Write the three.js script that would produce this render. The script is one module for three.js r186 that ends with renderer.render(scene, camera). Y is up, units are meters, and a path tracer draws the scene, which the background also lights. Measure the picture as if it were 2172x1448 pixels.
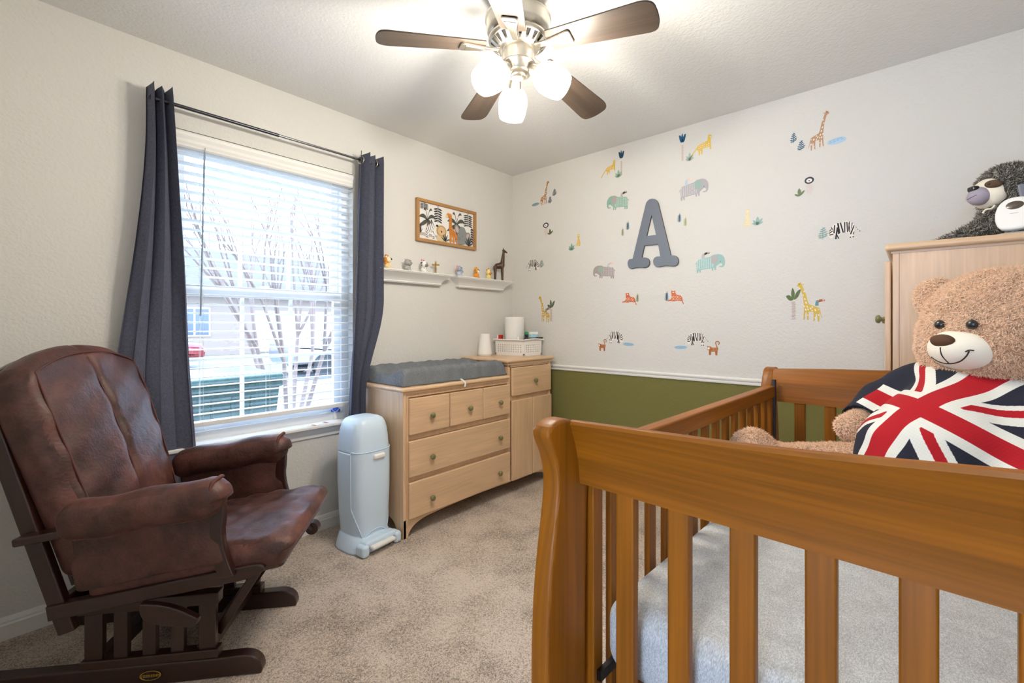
import * as THREE from 'three';
import { RoundedBoxGeometry } from 'three/addons/geometries/RoundedBoxGeometry.js';
import { mergeGeometries, mergeVertices, toCreasedNormals } from 'three/addons/utils/BufferGeometryUtils.js';
import { MarchingCubes } from 'three/addons/objects/MarchingCubes.js';
import { FontLoader } from 'three/addons/loaders/FontLoader.js';
import { TextGeometry } from 'three/addons/geometries/TextGeometry.js';
import { RectAreaLightUniformsLib } from 'three/addons/lights/RectAreaLightUniformsLib.js';

// ---------------------------------------------------------------- camera, sky, exposure
const W = 2172, H = 1448, F = 960, HORIZON = 688;
const scene = new THREE.Scene();
const yaw = Math.atan(850 / 960);
const camera = new THREE.PerspectiveCamera(2 * Math.atan(H / 2 / F) * 180 / Math.PI, W / H, 0.05, 200);
camera.position.set(2.55, 1.179, 2.889);
camera.lookAt(2.55 - Math.sin(yaw), 1.179, 2.889 - Math.cos(yaw));
camera.setViewOffset(W, H, 0, H / 2 - HORIZON, W, H);        // vertical lens shift: the horizon stands at row 688
camera.updateProjectionMatrix();
scene.add(camera);
const renderer = new THREE.WebGLRenderer({ antialias: true });
renderer.toneMapping = THREE.LinearToneMapping;
renderer.toneMappingExposure = 1.45;
renderer.shadowMap.enabled = true;
RectAreaLightUniformsLib.init();
scene.background = new THREE.Color().setRGB(5.6, 7.1, 9.3);   // bright hazy winter sky
const sun = new THREE.DirectionalLight(0xfff4e2, 1.0);        // high winter sun from behind the house, lights the street only
sun.position.set(9, 16, -7); sun.target.position.set(-8, 0, 0);
sun.castShadow = true; sun.shadow.camera.left = -25; sun.shadow.camera.right = 25; sun.shadow.camera.top = 25; sun.shadow.camera.bottom = -25; sun.shadow.camera.far = 60;
scene.add(sun, sun.target);

// ---------------------------------------------------------------- numbers
const LAMP = 0.88;                                              // candela of each fan bulb
const HALL_FILL = 1.5;                                              // candela of the added hall fill light
const ROOM_W = 3.02, ROOM_D = 3.2, ROOM_H = 2.44;             // x: window wall 0 .. right wall; z: sticker wall 0 .. wall behind the camera
let seed = 12345;
const rnd = () => { seed = (seed * 1664525 + 1013904223) >>> 0; return seed / 4294967296; };
const rr = (a, b) => a + (b - a) * rnd();
const V = (x, y, z) => new THREE.Vector3(x, y, z);
const fwd = V(-Math.sin(yaw), 0, -Math.cos(yaw)), rgt = V(Math.cos(yaw), 0, -Math.sin(yaw));
const rayOf = (px, py) => fwd.clone().addScaledVector(rgt, (px - W / 2) / F).add(V(0, -(py - HORIZON) / F, 0));
const onZ = (px, py, z = 0) => { const r = rayOf(px, py); return camera.position.clone().addScaledVector(r, (z - camera.position.z) / r.z); };
const onX = (px, py, x = 0) => { const r = rayOf(px, py); return camera.position.clone().addScaledVector(r, (x - camera.position.x) / r.x); };

// ---------------------------------------------------------------- textures
function valueNoise(n, cells, s0) {                            // tileable, 0..1
  let s = s0; const r = () => { s = (s * 1664525 + 1013904223) >>> 0; return s / 4294967296; };
  const [cx, cy] = Array.isArray(cells) ? cells : [cells, cells];
  const g = Float32Array.from({ length: cx * cy }, r), out = new Float32Array(n * n);
  for (let y = 0; y < n; y++) for (let x = 0; x < n; x++) {
    const u = x / n * cx, v = y / n * cy, i = Math.floor(u), j = Math.floor(v);
    let a = u - i, b = v - j; a = a * a * (3 - 2 * a); b = b * b * (3 - 2 * b);
    const i1 = (i + 1) % cx, j1 = (j + 1) % cy;
    out[y * n + x] = (g[j * cx + i] * (1 - a) + g[j * cx + i1] * a) * (1 - b) + (g[j1 * cx + i] * (1 - a) + g[j1 * cx + i1] * a) * b;
  }
  return out;
}
function mixNoise(n, list) {                                   // [[cells, weight], ...]
  const o = new Float32Array(n * n); let k = 77;
  for (const [c, w] of list) { const a = valueNoise(n, c, k += 991); for (let i = 0; i < o.length; i++) o[i] += a[i] * w; }
  return o;
}
function dataTex(n, fn, srgb, size) {                          // size: metres covered by one tile
  const d = new Uint8Array(n * n * 4);
  for (let i = 0; i < n * n; i++) { const c = fn(i); d[4 * i] = c[0]; d[4 * i + 1] = c[1]; d[4 * i + 2] = c[2]; d[4 * i + 3] = 255; }
  const t = new THREE.DataTexture(d, n, n); t.wrapS = t.wrapT = THREE.RepeatWrapping; t.magFilter = THREE.LinearFilter; t.minFilter = THREE.LinearMipmapLinearFilter;
  if (srgb) t.colorSpace = THREE.SRGBColorSpace; t.repeat.set(1 / size, 1 / size); t.needsUpdate = true; return t;
}
const cl8 = (v) => Math.max(0, Math.min(255, v));
const grey = (v) => { v = cl8(v); return [v, v, v]; };
const peelN = mixNoise(512, [[64, 0.5], [110, 0.35], [32, 0.25]]);
const peelTex = dataTex(512, (i) => grey((peelN[i] - 0.25) * 300), false, 0.55);
const woodN = mixNoise(512, [[[90, 3], 0.4], [[200, 5], 0.25], [[24, 2], 0.35]]);
const woodTex = dataTex(512, (i) => grey(205 + (woodN[i] - 0.5) * 75), true, 0.6);
const paleN = mixNoise(512, [[[120, 6], 0.5], [[40, 3], 0.4], [[8, 3], 0.3]]);
const paleWoodTex = dataTex(512, (i) => grey(242 + (paleN[i] - 0.6) * 30), true, 0.6);
const carpetN = mixNoise(1024, [[512, 0.5], [300, 0.4], [150, 0.2], [13, 0.2], [5, 0.16]]);
const carpetTex = dataTex(1024, (i) => { const v = 232 + (carpetN[i] - 0.73) * 200; return [cl8(v), cl8(v * 0.985), cl8(v * 0.97)]; }, true, 1.0);
const carpetBump = dataTex(1024, (i) => grey(carpetN[i] * 190), false, 1.0);
const suedeN = mixNoise(512, [[7, 0.4], [14, 0.3], [40, 0.2], [180, 0.15]]);
const suedeTex = dataTex(512, (i) => { const v = 190 + (suedeN[i] - 0.52) * 190; return [cl8(v), cl8(v * 0.97 + 4), cl8(v * 0.98 + 4)]; }, true, 0.8);
const suedeBump = dataTex(512, (i) => grey(suedeN[i] * 230), false, 0.8);
const heatherN = mixNoise(512, [[[120, 256], 0.5], [[200, 512], 0.4], [12, 0.15]]);
const heatherTex = dataTex(512, (i) => grey(218 + (heatherN[i] - 0.52) * 95), true, 0.3);
const weaveTex = dataTex(256, (i) => { const x = i % 256, y = (i / 256) | 0; return grey(128 + 60 * Math.sin(x * Math.PI / 4) + 60 * Math.sin(y * Math.PI / 4)); }, false, 0.09);
const denimN = mixNoise(512, [[[256, 40], 0.5], [[40, 256], 0.5], [160, 0.2]]);
const denimTex = dataTex(512, (i) => grey(200 + (denimN[i] - 0.6) * 110), true, 0.25);
const furN = mixNoise(512, [[70, 0.4], [140, 0.4], [30, 0.25]]);
const furTex = dataTex(512, (i) => grey(200 + (furN[i] - 0.52) * 140), true, 0.35);
const furBump = dataTex(512, (i) => grey(furN[i] * 240), false, 0.35);

// ---------------------------------------------------------------- materials
const lin = (hex) => new THREE.Color(hex);
const mat = (hex, o = {}) => new THREE.MeshPhysicalMaterial({ color: lin(hex), roughness: 0.6, ...o });
const M = {
  wall: mat(0xdcdad5, { roughness: 0.9, bumpMap: peelTex, bumpScale: 0.0013 }),
  green: mat(0x77733f, { roughness: 0.9, bumpMap: peelTex, bumpScale: 0.0013 }),
  ceiling: mat(0xe3e3e1, { roughness: 0.95, bumpMap: peelTex, bumpScale: 0.0014 }),
  trim: mat(0xf0efec, { roughness: 0.35 }),
  carpet: mat(0xd8cabd, { roughness: 1, map: carpetTex, bumpMap: carpetBump, bumpScale: 0.005 }),
  vinyl: mat(0xeef1f3, { roughness: 0.4 }),
  slat: mat(0xf1f4f6, { roughness: 0.45 }),
  glass: new THREE.MeshPhysicalMaterial({ color: new THREE.Color().setRGB(0.93, 0.96, 1.0), transmission: 1, thickness: 0, roughness: 0.0, ior: 1.45 }),
  curtain: mat(0x74788f, { roughness: 0.85, map: denimTex, bumpMap: weaveTex, bumpScale: 0.0006, sheen: 0.25, sheenRoughness: 0.5, sheenColor: lin(0x9aa2c0) }),
  steel: mat(0x8b8d92, { metalness: 1, roughness: 0.25 }),
  darkSteel: mat(0x4a4c52, { metalness: 1, roughness: 0.3 }),
  nickel: mat(0xc9c3b8, { metalness: 1, roughness: 0.28 }),
  crib: mat(0xab640c, { roughness: 0.45, specularIntensity: 0.5, map: woodTex, clearcoat: 0.12, clearcoatRoughness: 0.25 }),
  pale: mat(0xe8c39c, { roughness: 0.36, map: paleWoodTex, clearcoat: 0.25, clearcoatRoughness: 0.3 }),
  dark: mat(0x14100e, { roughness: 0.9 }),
  knob: mat(0x77764a, { roughness: 0.3, clearcoat: 0.5 }),
  espresso: mat(0x3b1a13, { roughness: 0.35, map: woodTex, clearcoat: 0.4, clearcoatRoughness: 0.25 }),
  suede: mat(0x764a40, { roughness: 0.5, map: suedeTex, bumpMap: suedeBump, bumpScale: 0.004, sheen: 1.0, sheenRoughness: 0.3, sheenColor: lin(0xcfc2d2) }),
  piping: mat(0x5a2f27, { roughness: 0.7 }),
  oak: mat(0xb98a55, { roughness: 0.5, map: paleWoodTex }),
  white: mat(0xf1efec, { roughness: 0.45 }),
  plastic: mat(0xd8ecfe, { roughness: 0.35, clearcoat: 0.2 }),
  greyPad: mat(0x868b91, { roughness: 0.95, map: heatherTex }),
  sheet: mat(0xd6d8d8, { roughness: 0.95, map: heatherTex }),
  fur: mat(0xf2c6a2, { roughness: 1, map: furTex, bumpMap: furBump, bumpScale: 0.006, sheen: 0.6, sheenRoughness: 0.5, sheenColor: lin(0xffe0cc) }),
  cream: mat(0xf2ead8, { roughness: 0.85 }),
  brownNose: mat(0x573720, { roughness: 0.8 }),
  black: mat(0x151517, { roughness: 0.3, clearcoat: 0.6 }),
  navyKnit: mat(0x262a3c, { roughness: 0.95 }),
  letter: mat(0x727985, { roughness: 0.5, metalness: 0.25 }),
  letterEdge: mat(0x4c4a48, { roughness: 0.6 }),
};

// ---------------------------------------------------------------- helpers
const names = {};
const numbered = (n) => { const k = names[n] = (names[n] ?? -1) + 1; return k ? `${n}_${String(k).padStart(3, '0')}` : n; };
function flat(g) { g = g.index ? g.toNonIndexed() : g; for (const k of Object.keys(g.attributes)) if (!['position', 'normal', 'uv'].includes(k)) g.deleteAttribute(k); if (!g.attributes.normal) g.computeVertexNormals(); if (!g.attributes.uv) g.setAttribute('uv', new THREE.BufferAttribute(new Float32Array(g.attributes.position.count * 2), 2)); g.morphAttributes = {}; return g; }
const merge = (list) => list.length === 1 ? flat(list[0]) : mergeGeometries(list.map(flat));
function uvBox(g, grain = 'y', ox = 0) {                       // uv in metres from position, the texture's long direction along grain
  g = flat(g); const p = g.attributes.position, n = g.attributes.normal, uv = g.attributes.uv, gi = 'xyz'.indexOf(grain);
  for (let t = 0; t < p.count; t += 3) {
    const nx = Math.abs(n.getX(t) + n.getX(t + 1) + n.getX(t + 2)), ny = Math.abs(n.getY(t) + n.getY(t + 1) + n.getY(t + 2)), nz = Math.abs(n.getZ(t) + n.getZ(t + 1) + n.getZ(t + 2));
    const d = nx >= ny && nx >= nz ? 0 : ny >= nz ? 1 : 2, o = [0, 1, 2].filter((k) => k !== d), v = o.includes(gi) ? gi : o[1], u = o[0] === v ? o[1] : o[0];
    for (let k = t; k < t + 3; k++) { const q = [p.getX(k), p.getY(k), p.getZ(k)]; uv.setXY(k, q[u] + ox + q[d] * 0.31, q[v] + ox * 1.7); }
  }
  return g;
}
const at = (g, x = 0, y = 0, z = 0, rx = 0, ry = 0, rz = 0) => { if (rx || ry || rz) g.applyMatrix4(new THREE.Matrix4().makeRotationFromEuler(new THREE.Euler(rx, ry, rz))); return g.translate(x, y, z); };
const box = (x0, x1, y0, y1, z0, z1) => new THREE.BoxGeometry(Math.abs(x1 - x0), Math.abs(y1 - y0), Math.abs(z1 - z0)).translate((x0 + x1) / 2, (y0 + y1) / 2, (z0 + z1) / 2);
const rbox = (x0, x1, y0, y1, z0, z1, r = 0.004, s = 2) => new RoundedBoxGeometry(Math.abs(x1 - x0), Math.abs(y1 - y0), Math.abs(z1 - z0), s, Math.min(r, 0.499 * Math.min(Math.abs(x1 - x0), Math.abs(y1 - y0), Math.abs(z1 - z0)))).translate((x0 + x1) / 2, (y0 + y1) / 2, (z0 + z1) / 2);
const lathe = (pts, seg = 32) => new THREE.LatheGeometry(pts.map(([r, y]) => new THREE.Vector2(Math.max(r, 1e-5), y)), seg);
const ball = (r, x = 0, y = 0, z = 0, sx = 1, sy = 1, sz = 1, seg = 20) => new THREE.SphereGeometry(r, seg, Math.ceil(seg * 0.7)).scale(sx, sy, sz).translate(x, y, z);
const tube = (pts, r, seg = 24, rad = 8, closed = false) => new THREE.TubeGeometry(new THREE.CatmullRomCurve3(pts.map((p) => V(...p)), closed), seg, r, rad, closed);
const cyl = (r0, r1, h, seg = 20) => new THREE.CylinderGeometry(r0, r1, h, seg);
function rod(a, b, r, r2 = r, seg = 10) { const A = V(...a), B = V(...b), d = B.clone().sub(A), g = new THREE.CylinderGeometry(r2, r, d.length(), seg); g.applyQuaternion(new THREE.Quaternion().setFromUnitVectors(V(0, 1, 0), d.clone().normalize())); return g.translate(...A.add(B).multiplyScalar(0.5).toArray()); }
const shapeOf = (pts, smooth) => { const s = new THREE.Shape(); if (smooth) { const c = new THREE.SplineCurve(pts.map((p) => new THREE.Vector2(...p))); s.setFromPoints(c.getPoints(pts.length * 6)); } else s.setFromPoints(pts.map((p) => new THREE.Vector2(...p))); return s; };
const extrude = (shape, depth, bevel = 0, seg = 2) => new THREE.ExtrudeGeometry(shape, { depth: depth - 2 * bevel, bevelEnabled: bevel > 0, bevelThickness: bevel, bevelSize: bevel, bevelOffset: -bevel, bevelSegments: seg, curveSegments: 16 }).translate(0, 0, bevel);
function add(name, g, m, parent, label) { const o = new THREE.Mesh(Array.isArray(g) ? merge(g) : g, m); o.name = parent ? name : numbered(name); o.castShadow = o.receiveShadow = true; (parent ?? scene).add(o); if (label) o.userData.label = label; return o; }
function tag(o, label, category, group) { o.userData.label = label; o.userData.category = category; if (group) o.userData.group = group; return o; }
function thing(name, label, category, [x, y, z] = [0, 0, 0], turn = 0, group) { const o = new THREE.Group(); o.name = numbered(name); o.position.set(x, y, z); o.rotation.y = turn; scene.add(o); return tag(o, label, category, group); }
function struct(name, g, m, label, category = 'wall') { const o = new THREE.Mesh(Array.isArray(g) ? merge(g) : g, m); o.name = name; o.castShadow = o.receiveShadow = true; o.userData = { kind: 'structure', label, category }; scene.add(o); return o; }
// a closed surface round signed distances: fn(x, y, z) < 0 inside; cube of half size `half` round (cx, cy, cz)
function blob(fn, [cx, cy, cz], half, res) {
  const mc = new MarchingCubes(res, new THREE.MeshBasicMaterial(), false, false, 400000); mc.isolation = 0;
  for (let k = 0; k < res; k++) for (let j = 0; j < res; j++) for (let i = 0; i < res; i++)
    mc.field[i + j * res + k * res * res] = -fn(cx + (i - res / 2) / (res / 2) * half, cy + (j - res / 2) / (res / 2) * half, cz + (k - res / 2) / (res / 2) * half) / half;
  mc.update();
  const g = new THREE.BufferGeometry(), n = mc.count * 3;
  g.setAttribute('position', new THREE.BufferAttribute(mc.positionArray.slice(0, n), 3));
  g.scale(half, half, half); g.translate(cx, cy, cz);
  const e = half * 0.004, p = g.attributes.position, nn = new Float32Array(n);
  for (let i = 0; i < p.count; i++) { const x = p.getX(i), y = p.getY(i), z = p.getZ(i); const v = V(fn(x + e, y, z) - fn(x - e, y, z), fn(x, y + e, z) - fn(x, y - e, z), fn(x, y, z + e) - fn(x, y, z - e)).normalize(); nn.set([v.x, v.y, v.z], 3 * i); }
  g.setAttribute('normal', new THREE.BufferAttribute(nn, 3));
  return g;
}
const smin = (a, b, k) => { const h = Math.max(k - Math.abs(a - b), 0) / k; return Math.min(a, b) - h * h * k * 0.25; };
const capsule = (x, y, z, a, b, ra, rb) => { const px = x - a[0], py = y - a[1], pz = z - a[2], dx = b[0] - a[0], dy = b[1] - a[1], dz = b[2] - a[2]; const t = Math.max(0, Math.min(1, (px * dx + py * dy + pz * dz) / (dx * dx + dy * dy + dz * dz))); return Math.hypot(px - dx * t, py - dy * t, pz - dz * t) - (ra + (rb - ra) * t); };
const ellip = (x, y, z, c, r) => { const a = (x - c[0]) / r[0], b = (y - c[1]) / r[1], d = (z - c[2]) / r[2]; const k = Math.hypot(a, b, d), g = Math.hypot(a / r[0], b / r[1], d / r[2]); return k < 1e-6 ? -Math.min(...r) : k * (k - 1) / g; };
// short soft tufts standing on a surface: one InstancedMesh part
function fuzz(name, parent, g, count, len, rad, material, colors, lean = 0.5, keep = () => true) {
  const p = g.attributes.position, nrm = g.attributes.normal, tri = p.count / 3, areas = new Float32Array(tri); let total = 0;
  const A = V(), B = V(), C = V();
  for (let t = 0; t < tri; t++) { A.fromBufferAttribute(p, 3 * t); B.fromBufferAttribute(p, 3 * t + 1); C.fromBufferAttribute(p, 3 * t + 2); total += B.sub(A).cross(C.sub(A)).length() / 2; areas[t] = total; }
  const tuft = new THREE.ConeGeometry(rad, len, 3, 1, true).translate(0, len * 0.4, 0);
  const im = new THREE.InstancedMesh(tuft, material, count), m = new THREE.Matrix4(), q = new THREE.Quaternion(), col = new THREE.Color(); let made = 0;
  for (let k = 0; k < count; k++) {
    const s = rnd() * total; let lo = 0, hi = tri - 1; while (lo < hi) { const mid = (lo + hi) >> 1; if (areas[mid] < s) lo = mid + 1; else hi = mid; }
    let a = rnd(), b = rnd(); if (a + b > 1) { a = 1 - a; b = 1 - b; }
    A.fromBufferAttribute(p, 3 * lo); B.fromBufferAttribute(p, 3 * lo + 1).sub(A).multiplyScalar(a); C.fromBufferAttribute(p, 3 * lo + 2).sub(A).multiplyScalar(b);
    const pos = A.clone().add(B).add(C), n = V().fromBufferAttribute(nrm, 3 * lo);
    if (!keep(pos, n)) continue;
    n.add(V(rr(-lean, lean), rr(-lean, lean) - lean * 0.6, rr(-lean, lean))).normalize();
    q.setFromUnitVectors(V(0, 1, 0), n); const sc = rr(0.6, 1.25);
    im.setMatrixAt(made, m.compose(pos, q, V(sc, sc * rr(0.7, 1.2), sc)));
    const c = colors[Math.floor(rnd() * colors.length)]; im.setColorAt(made, col.set(c)); made++;
  }
  im.count = made; im.name = name; im.userData.kind = 'stuff'; im.castShadow = im.receiveShadow = true; parent.add(im); return im;
}
// ================================================================ the room
const WZ0 = 1.47, WZ1 = 2.385, WY0 = 0.605, WY1 = 2.09, WT = 0.15;      // window opening in the wall x = 0
struct('floor', uvBox(box(-0.02, ROOM_W + 0.02, -0.1, 0, -0.02, ROOM_D + 0.02)), M.carpet, 'beige cut pile carpet covering the bedroom floor', 'carpet');
struct('ceiling', uvBox(box(-0.15, ROOM_W + 0.15, ROOM_H, ROOM_H + 0.12, -0.15, ROOM_D + 0.15)), M.ceiling, 'textured off white ceiling', 'ceiling');
struct('wall_left', uvBox(merge([box(-WT, 0, -0.1, ROOM_H, -0.15, WZ0), box(-WT, 0, -0.1, ROOM_H, WZ1, ROOM_D + 0.15), box(-WT, 0, -0.1, WY0, WZ0, WZ1), box(-WT, 0, WY1, ROOM_H, WZ0, WZ1)])), M.wall, 'warm white textured wall around the window');
struct('wall_back', uvBox(box(0, ROOM_W, 0.845, ROOM_H, -0.15, 0)), M.wall, 'pale textured wall carrying the animal stickers');
struct('wall_back_lower', uvBox(box(0, ROOM_W, -0.1, 0.845, -0.15, 0)), M.green, 'olive green painted wall below the chair rail');
struct('wall_right', uvBox(box(ROOM_W, ROOM_W + 0.15, -0.1, ROOM_H, -0.15, ROOM_D + 0.15)), M.wall, 'warm white wall behind the wardrobe');
// chair rail on the sticker wall, a moulded profile
{ const prof = [[0, 0.826], [0.008, 0.826], [0.011, 0.832], [0.011, 0.838], [0.005, 0.842], [0.005, 0.845], [0.016, 0.850], [0.018, 0.858], [0.012, 0.864], [0, 0.866]];
  const g = extrude(shapeOf(prof), ROOM_W); g.rotateY(Math.PI / 2); g.scale(1, 1, -1);
  // extruded along +x, profile's first axis must point to +z
  const p = g.attributes.position; for (let i = 0; i < p.count; i++) p.setZ(i, Math.abs(p.getZ(i))); const g2 = flat(g); g2.computeVertexNormals();
  struct('trim_1', g2, M.trim, 'white moulded chair rail above the green wall', 'chair rail'); }
function baseboard(name, len, label, place) {
  const prof = [[0, 0], [0.014, 0], [0.014, 0.055], [0.011, 0.062], [0.011, 0.068], [0.007, 0.080], [0, 0.083]];
  const g = extrude(shapeOf(prof), len); place(g); struct(name, g, M.trim, label, 'baseboard');
}
baseboard('baseboard_left', ROOM_D, 'white moulded baseboard under the window', (g) => g);                                 // profile x, along z
baseboard('baseboard_back', ROOM_W, 'white moulded baseboard under the green wall', (g) => { g.rotateY(-Math.PI / 2); g.translate(ROOM_W, 0, 0); });
baseboard('baseboard_right', ROOM_D, 'white baseboard along the wardrobe wall', (g) => { g.rotateY(Math.PI); g.translate(ROOM_W, 0, ROOM_D); });
// wall behind the camera with an open doorway to an unseen hall with added light
const DX0 = 2.06, DX1 = 2.90, DY = 2.04;
struct('wall_front', uvBox(merge([box(0, DX0, -0.1, ROOM_H, ROOM_D, ROOM_D + 0.12), box(DX1, ROOM_W, -0.1, ROOM_H, ROOM_D, ROOM_D + 0.12), box(DX0, DX1, DY, ROOM_H, ROOM_D, ROOM_D + 0.12)])), M.wall, 'warm white wall with the doorway');
struct('hall_floor', uvBox(box(1.35, 3.65, -0.1, 0, ROOM_D + 0.02, ROOM_D + 1.5)), M.carpet, 'carpet of the hall beyond the doorway', 'carpet');
const HZ = ROOM_D + 1.4, HX0 = 2.03, HX1 = 2.97;             // unseen glazed door, added to send cool fill light through the doorway
struct('hall_wall', uvBox(merge([box(HX0 - 0.3, HX0, -0.1, 2.56, HZ, HZ + 0.1), box(HX1, HX1 + 0.3, -0.1, 2.56, HZ, HZ + 0.1), box(HX0, HX1, 2.2, 2.56, HZ, HZ + 0.1), box(HX0 - 0.4, HX0 - 0.3, -0.1, 2.56, ROOM_D + 0.1, HZ + 0.1), box(HX1 + 0.3, HX1 + 0.4, -0.1, 2.56, ROOM_D + 0.1, HZ + 0.1), box(HX0 - 0.4, HX1 + 0.4, 2.44, 2.56, ROOM_D + 0.1, HZ + 0.1)])), M.wall, 'hall walls and ceiling beyond the doorway');
{ const d = new THREE.Group(); d.name = 'door_1'; d.userData = { kind: 'structure', label: 'added white glazed door letting fill light through the unseen hall', category: 'door' }; scene.add(d);
  add('frame', [HX0, (HX0 + HX1) / 2 - 0.04, HX1 - 0.08].map((x) => rbox(x, x + 0.08, 0, 2.2, HZ + 0.02, HZ + 0.07, 0.004)).concat([rbox(HX0, HX1, 2.12, 2.2, HZ + 0.02, HZ + 0.07, 0.004), rbox(HX0, HX1, 0, 0.12, HZ + 0.02, HZ + 0.07, 0.004)]), M.vinyl, d);
  for (const [a, b] of [[HX0 + 0.08, (HX0 + HX1) / 2 - 0.04], [(HX0 + HX1) / 2 + 0.04, HX1 - 0.08]]) add('pane', box(a, b, 0.12, 2.12, HZ + 0.043, HZ + 0.047), M.glass, d); }
struct('trim_2', merge([rbox(DX0 - 0.06, DX0, 0, DY + 0.06, ROOM_D - 0.015, ROOM_D), rbox(DX1, DX1 + 0.06, 0, DY + 0.06, ROOM_D - 0.015, ROOM_D), rbox(DX0 - 0.06, DX1 + 0.06, DY, DY + 0.06, ROOM_D - 0.015, ROOM_D), box(DX0, DX0 + 0.012, 0, DY, ROOM_D, ROOM_D + 0.12), box(DX1 - 0.012, DX1, 0, DY, ROOM_D, ROOM_D + 0.12), box(DX0, DX1, DY - 0.012, DY, ROOM_D, ROOM_D + 0.12)]), M.trim, 'white casing of the doorway', 'door casing');

{ // unseen hall lamp, added as fill for the crib and sticker wall
  const t = thing('added_hall_light', 'added round opal fill light in the unseen hall', 'ceiling light', [2.48, 2.44, ROOM_D + 0.75]);
  add('base', lathe([[0.001, 0], [0.16, 0], [0.16, -0.02], [0.15, -0.022]], 40), M.nickel, t);
  add('glass_dome', lathe([[0.15, -0.02], [0.148, -0.05], [0.12, -0.085], [0.07, -0.105], [0.001, -0.112]], 40), new THREE.MeshPhysicalMaterial({ color: 0xffffff, roughness: 0.4, emissive: new THREE.Color().setRGB(1, 0.97, 0.93), emissiveIntensity: 2 }), t);
  const l = new THREE.PointLight(new THREE.Color().setRGB(0.95, 0.98, 1.0), HALL_FILL, 0, 2); l.position.set(0, -0.07, 0); l.castShadow = true; l.shadow.radius = 5; t.add(l);
}
// ---------------------------------------------------------------- window
{
  const win = new THREE.Group(); win.name = 'window_1'; win.userData = { kind: 'structure', label: 'white double hung window with gridded sashes', category: 'window' }; scene.add(win);
  const x0 = -0.13, x1 = -0.075, fr = 0.045;
  add('frame', [box(x0, x1 + 0.02, WY0, WY1, WZ0, WZ0 + fr), box(x0, x1 + 0.02, WY0, WY1, WZ1 - fr, WZ1), box(x0, x1 + 0.02, WY1 - fr, WY1, WZ0 + fr, WZ1 - fr), box(x0, x1 + 0.02, WY0, WY0 + 0.05, WZ0 + fr, WZ1 - fr)], M.vinyl, win);
  const sash = (y0, y1, xa, xb) => {
    const s = add('sash', [rbox(xa, xb, y0, y1, WZ0 + fr, WZ0 + fr + 0.042, 0.003), rbox(xa, xb, y0, y1, WZ1 - fr - 0.042, WZ1 - fr, 0.003), rbox(xa + 0.001, xb - 0.001, y1 - 0.045, y1 - 0.0005, WZ0 + fr + 0.04, WZ1 - fr - 0.04, 0.003), rbox(xa + 0.001, xb - 0.001, y0 + 0.0005, y0 + 0.045, WZ0 + fr + 0.04, WZ1 - fr - 0.04, 0.003)], M.vinyl, win);
    const a = WZ0 + fr + 0.042, b = WZ1 - fr - 0.042, m = (xa + xb) / 2, yy0 = y0 + 0.045, yy1 = y1 - 0.045, ym = (yy0 + yy1) / 2, w3 = (b - a) / 3;
    for (const k of [1, 2]) add('glazing_bar', box(m - 0.006, m + 0.006, yy0, yy1, a + k * w3 - 0.009, a + k * w3 + 0.009), M.vinyl, s);
    add('glazing_bar', box(m - 0.0055, m + 0.0055, ym - 0.009, ym + 0.009, a, b), M.vinyl, s);
    for (let i = 0; i < 3; i++) for (let j = 0; j < 2; j++) add('pane', box(m - 0.002, m + 0.002, j ? ym + 0.009 : yy0, j ? yy1 : ym - 0.009, a + i * w3 + 0.009, a + (i + 1) * w3 - 0.009), M.glass, s);
  };
  sash(1.32, WY1 - 0.04, -0.125, -0.098); sash(WY0 + 0.045, 1.365, -0.095, -0.068);
  add('sash_lock', [rbox(-0.085, -0.07, 1.365, 1.378, 1.90, 1.95, 0.003), rbox(-0.083, -0.07, 1.375, 1.386, 1.92, 1.962, 0.003)], M.vinyl, win);
  // stool and apron
  const prof = [[-0.07, 0.592], [-0.07, 0.612], [0.046, 0.612], [0.052, 0.607], [0.052, 0.597], [0.046, 0.592], [0.018, 0.590], [0.016, 0.565], [0.010, 0.552], [0.010, 0.538], [0, 0.536], [0, 0.590]];
  const g = extrude(shapeOf(prof), WZ1 - WZ0 + 0.1); g.translate(0, 0, WZ0 - 0.05);
  struct('trim_3', g, M.trim, 'white window sill with moulded apron', 'window sill');
}
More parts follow.
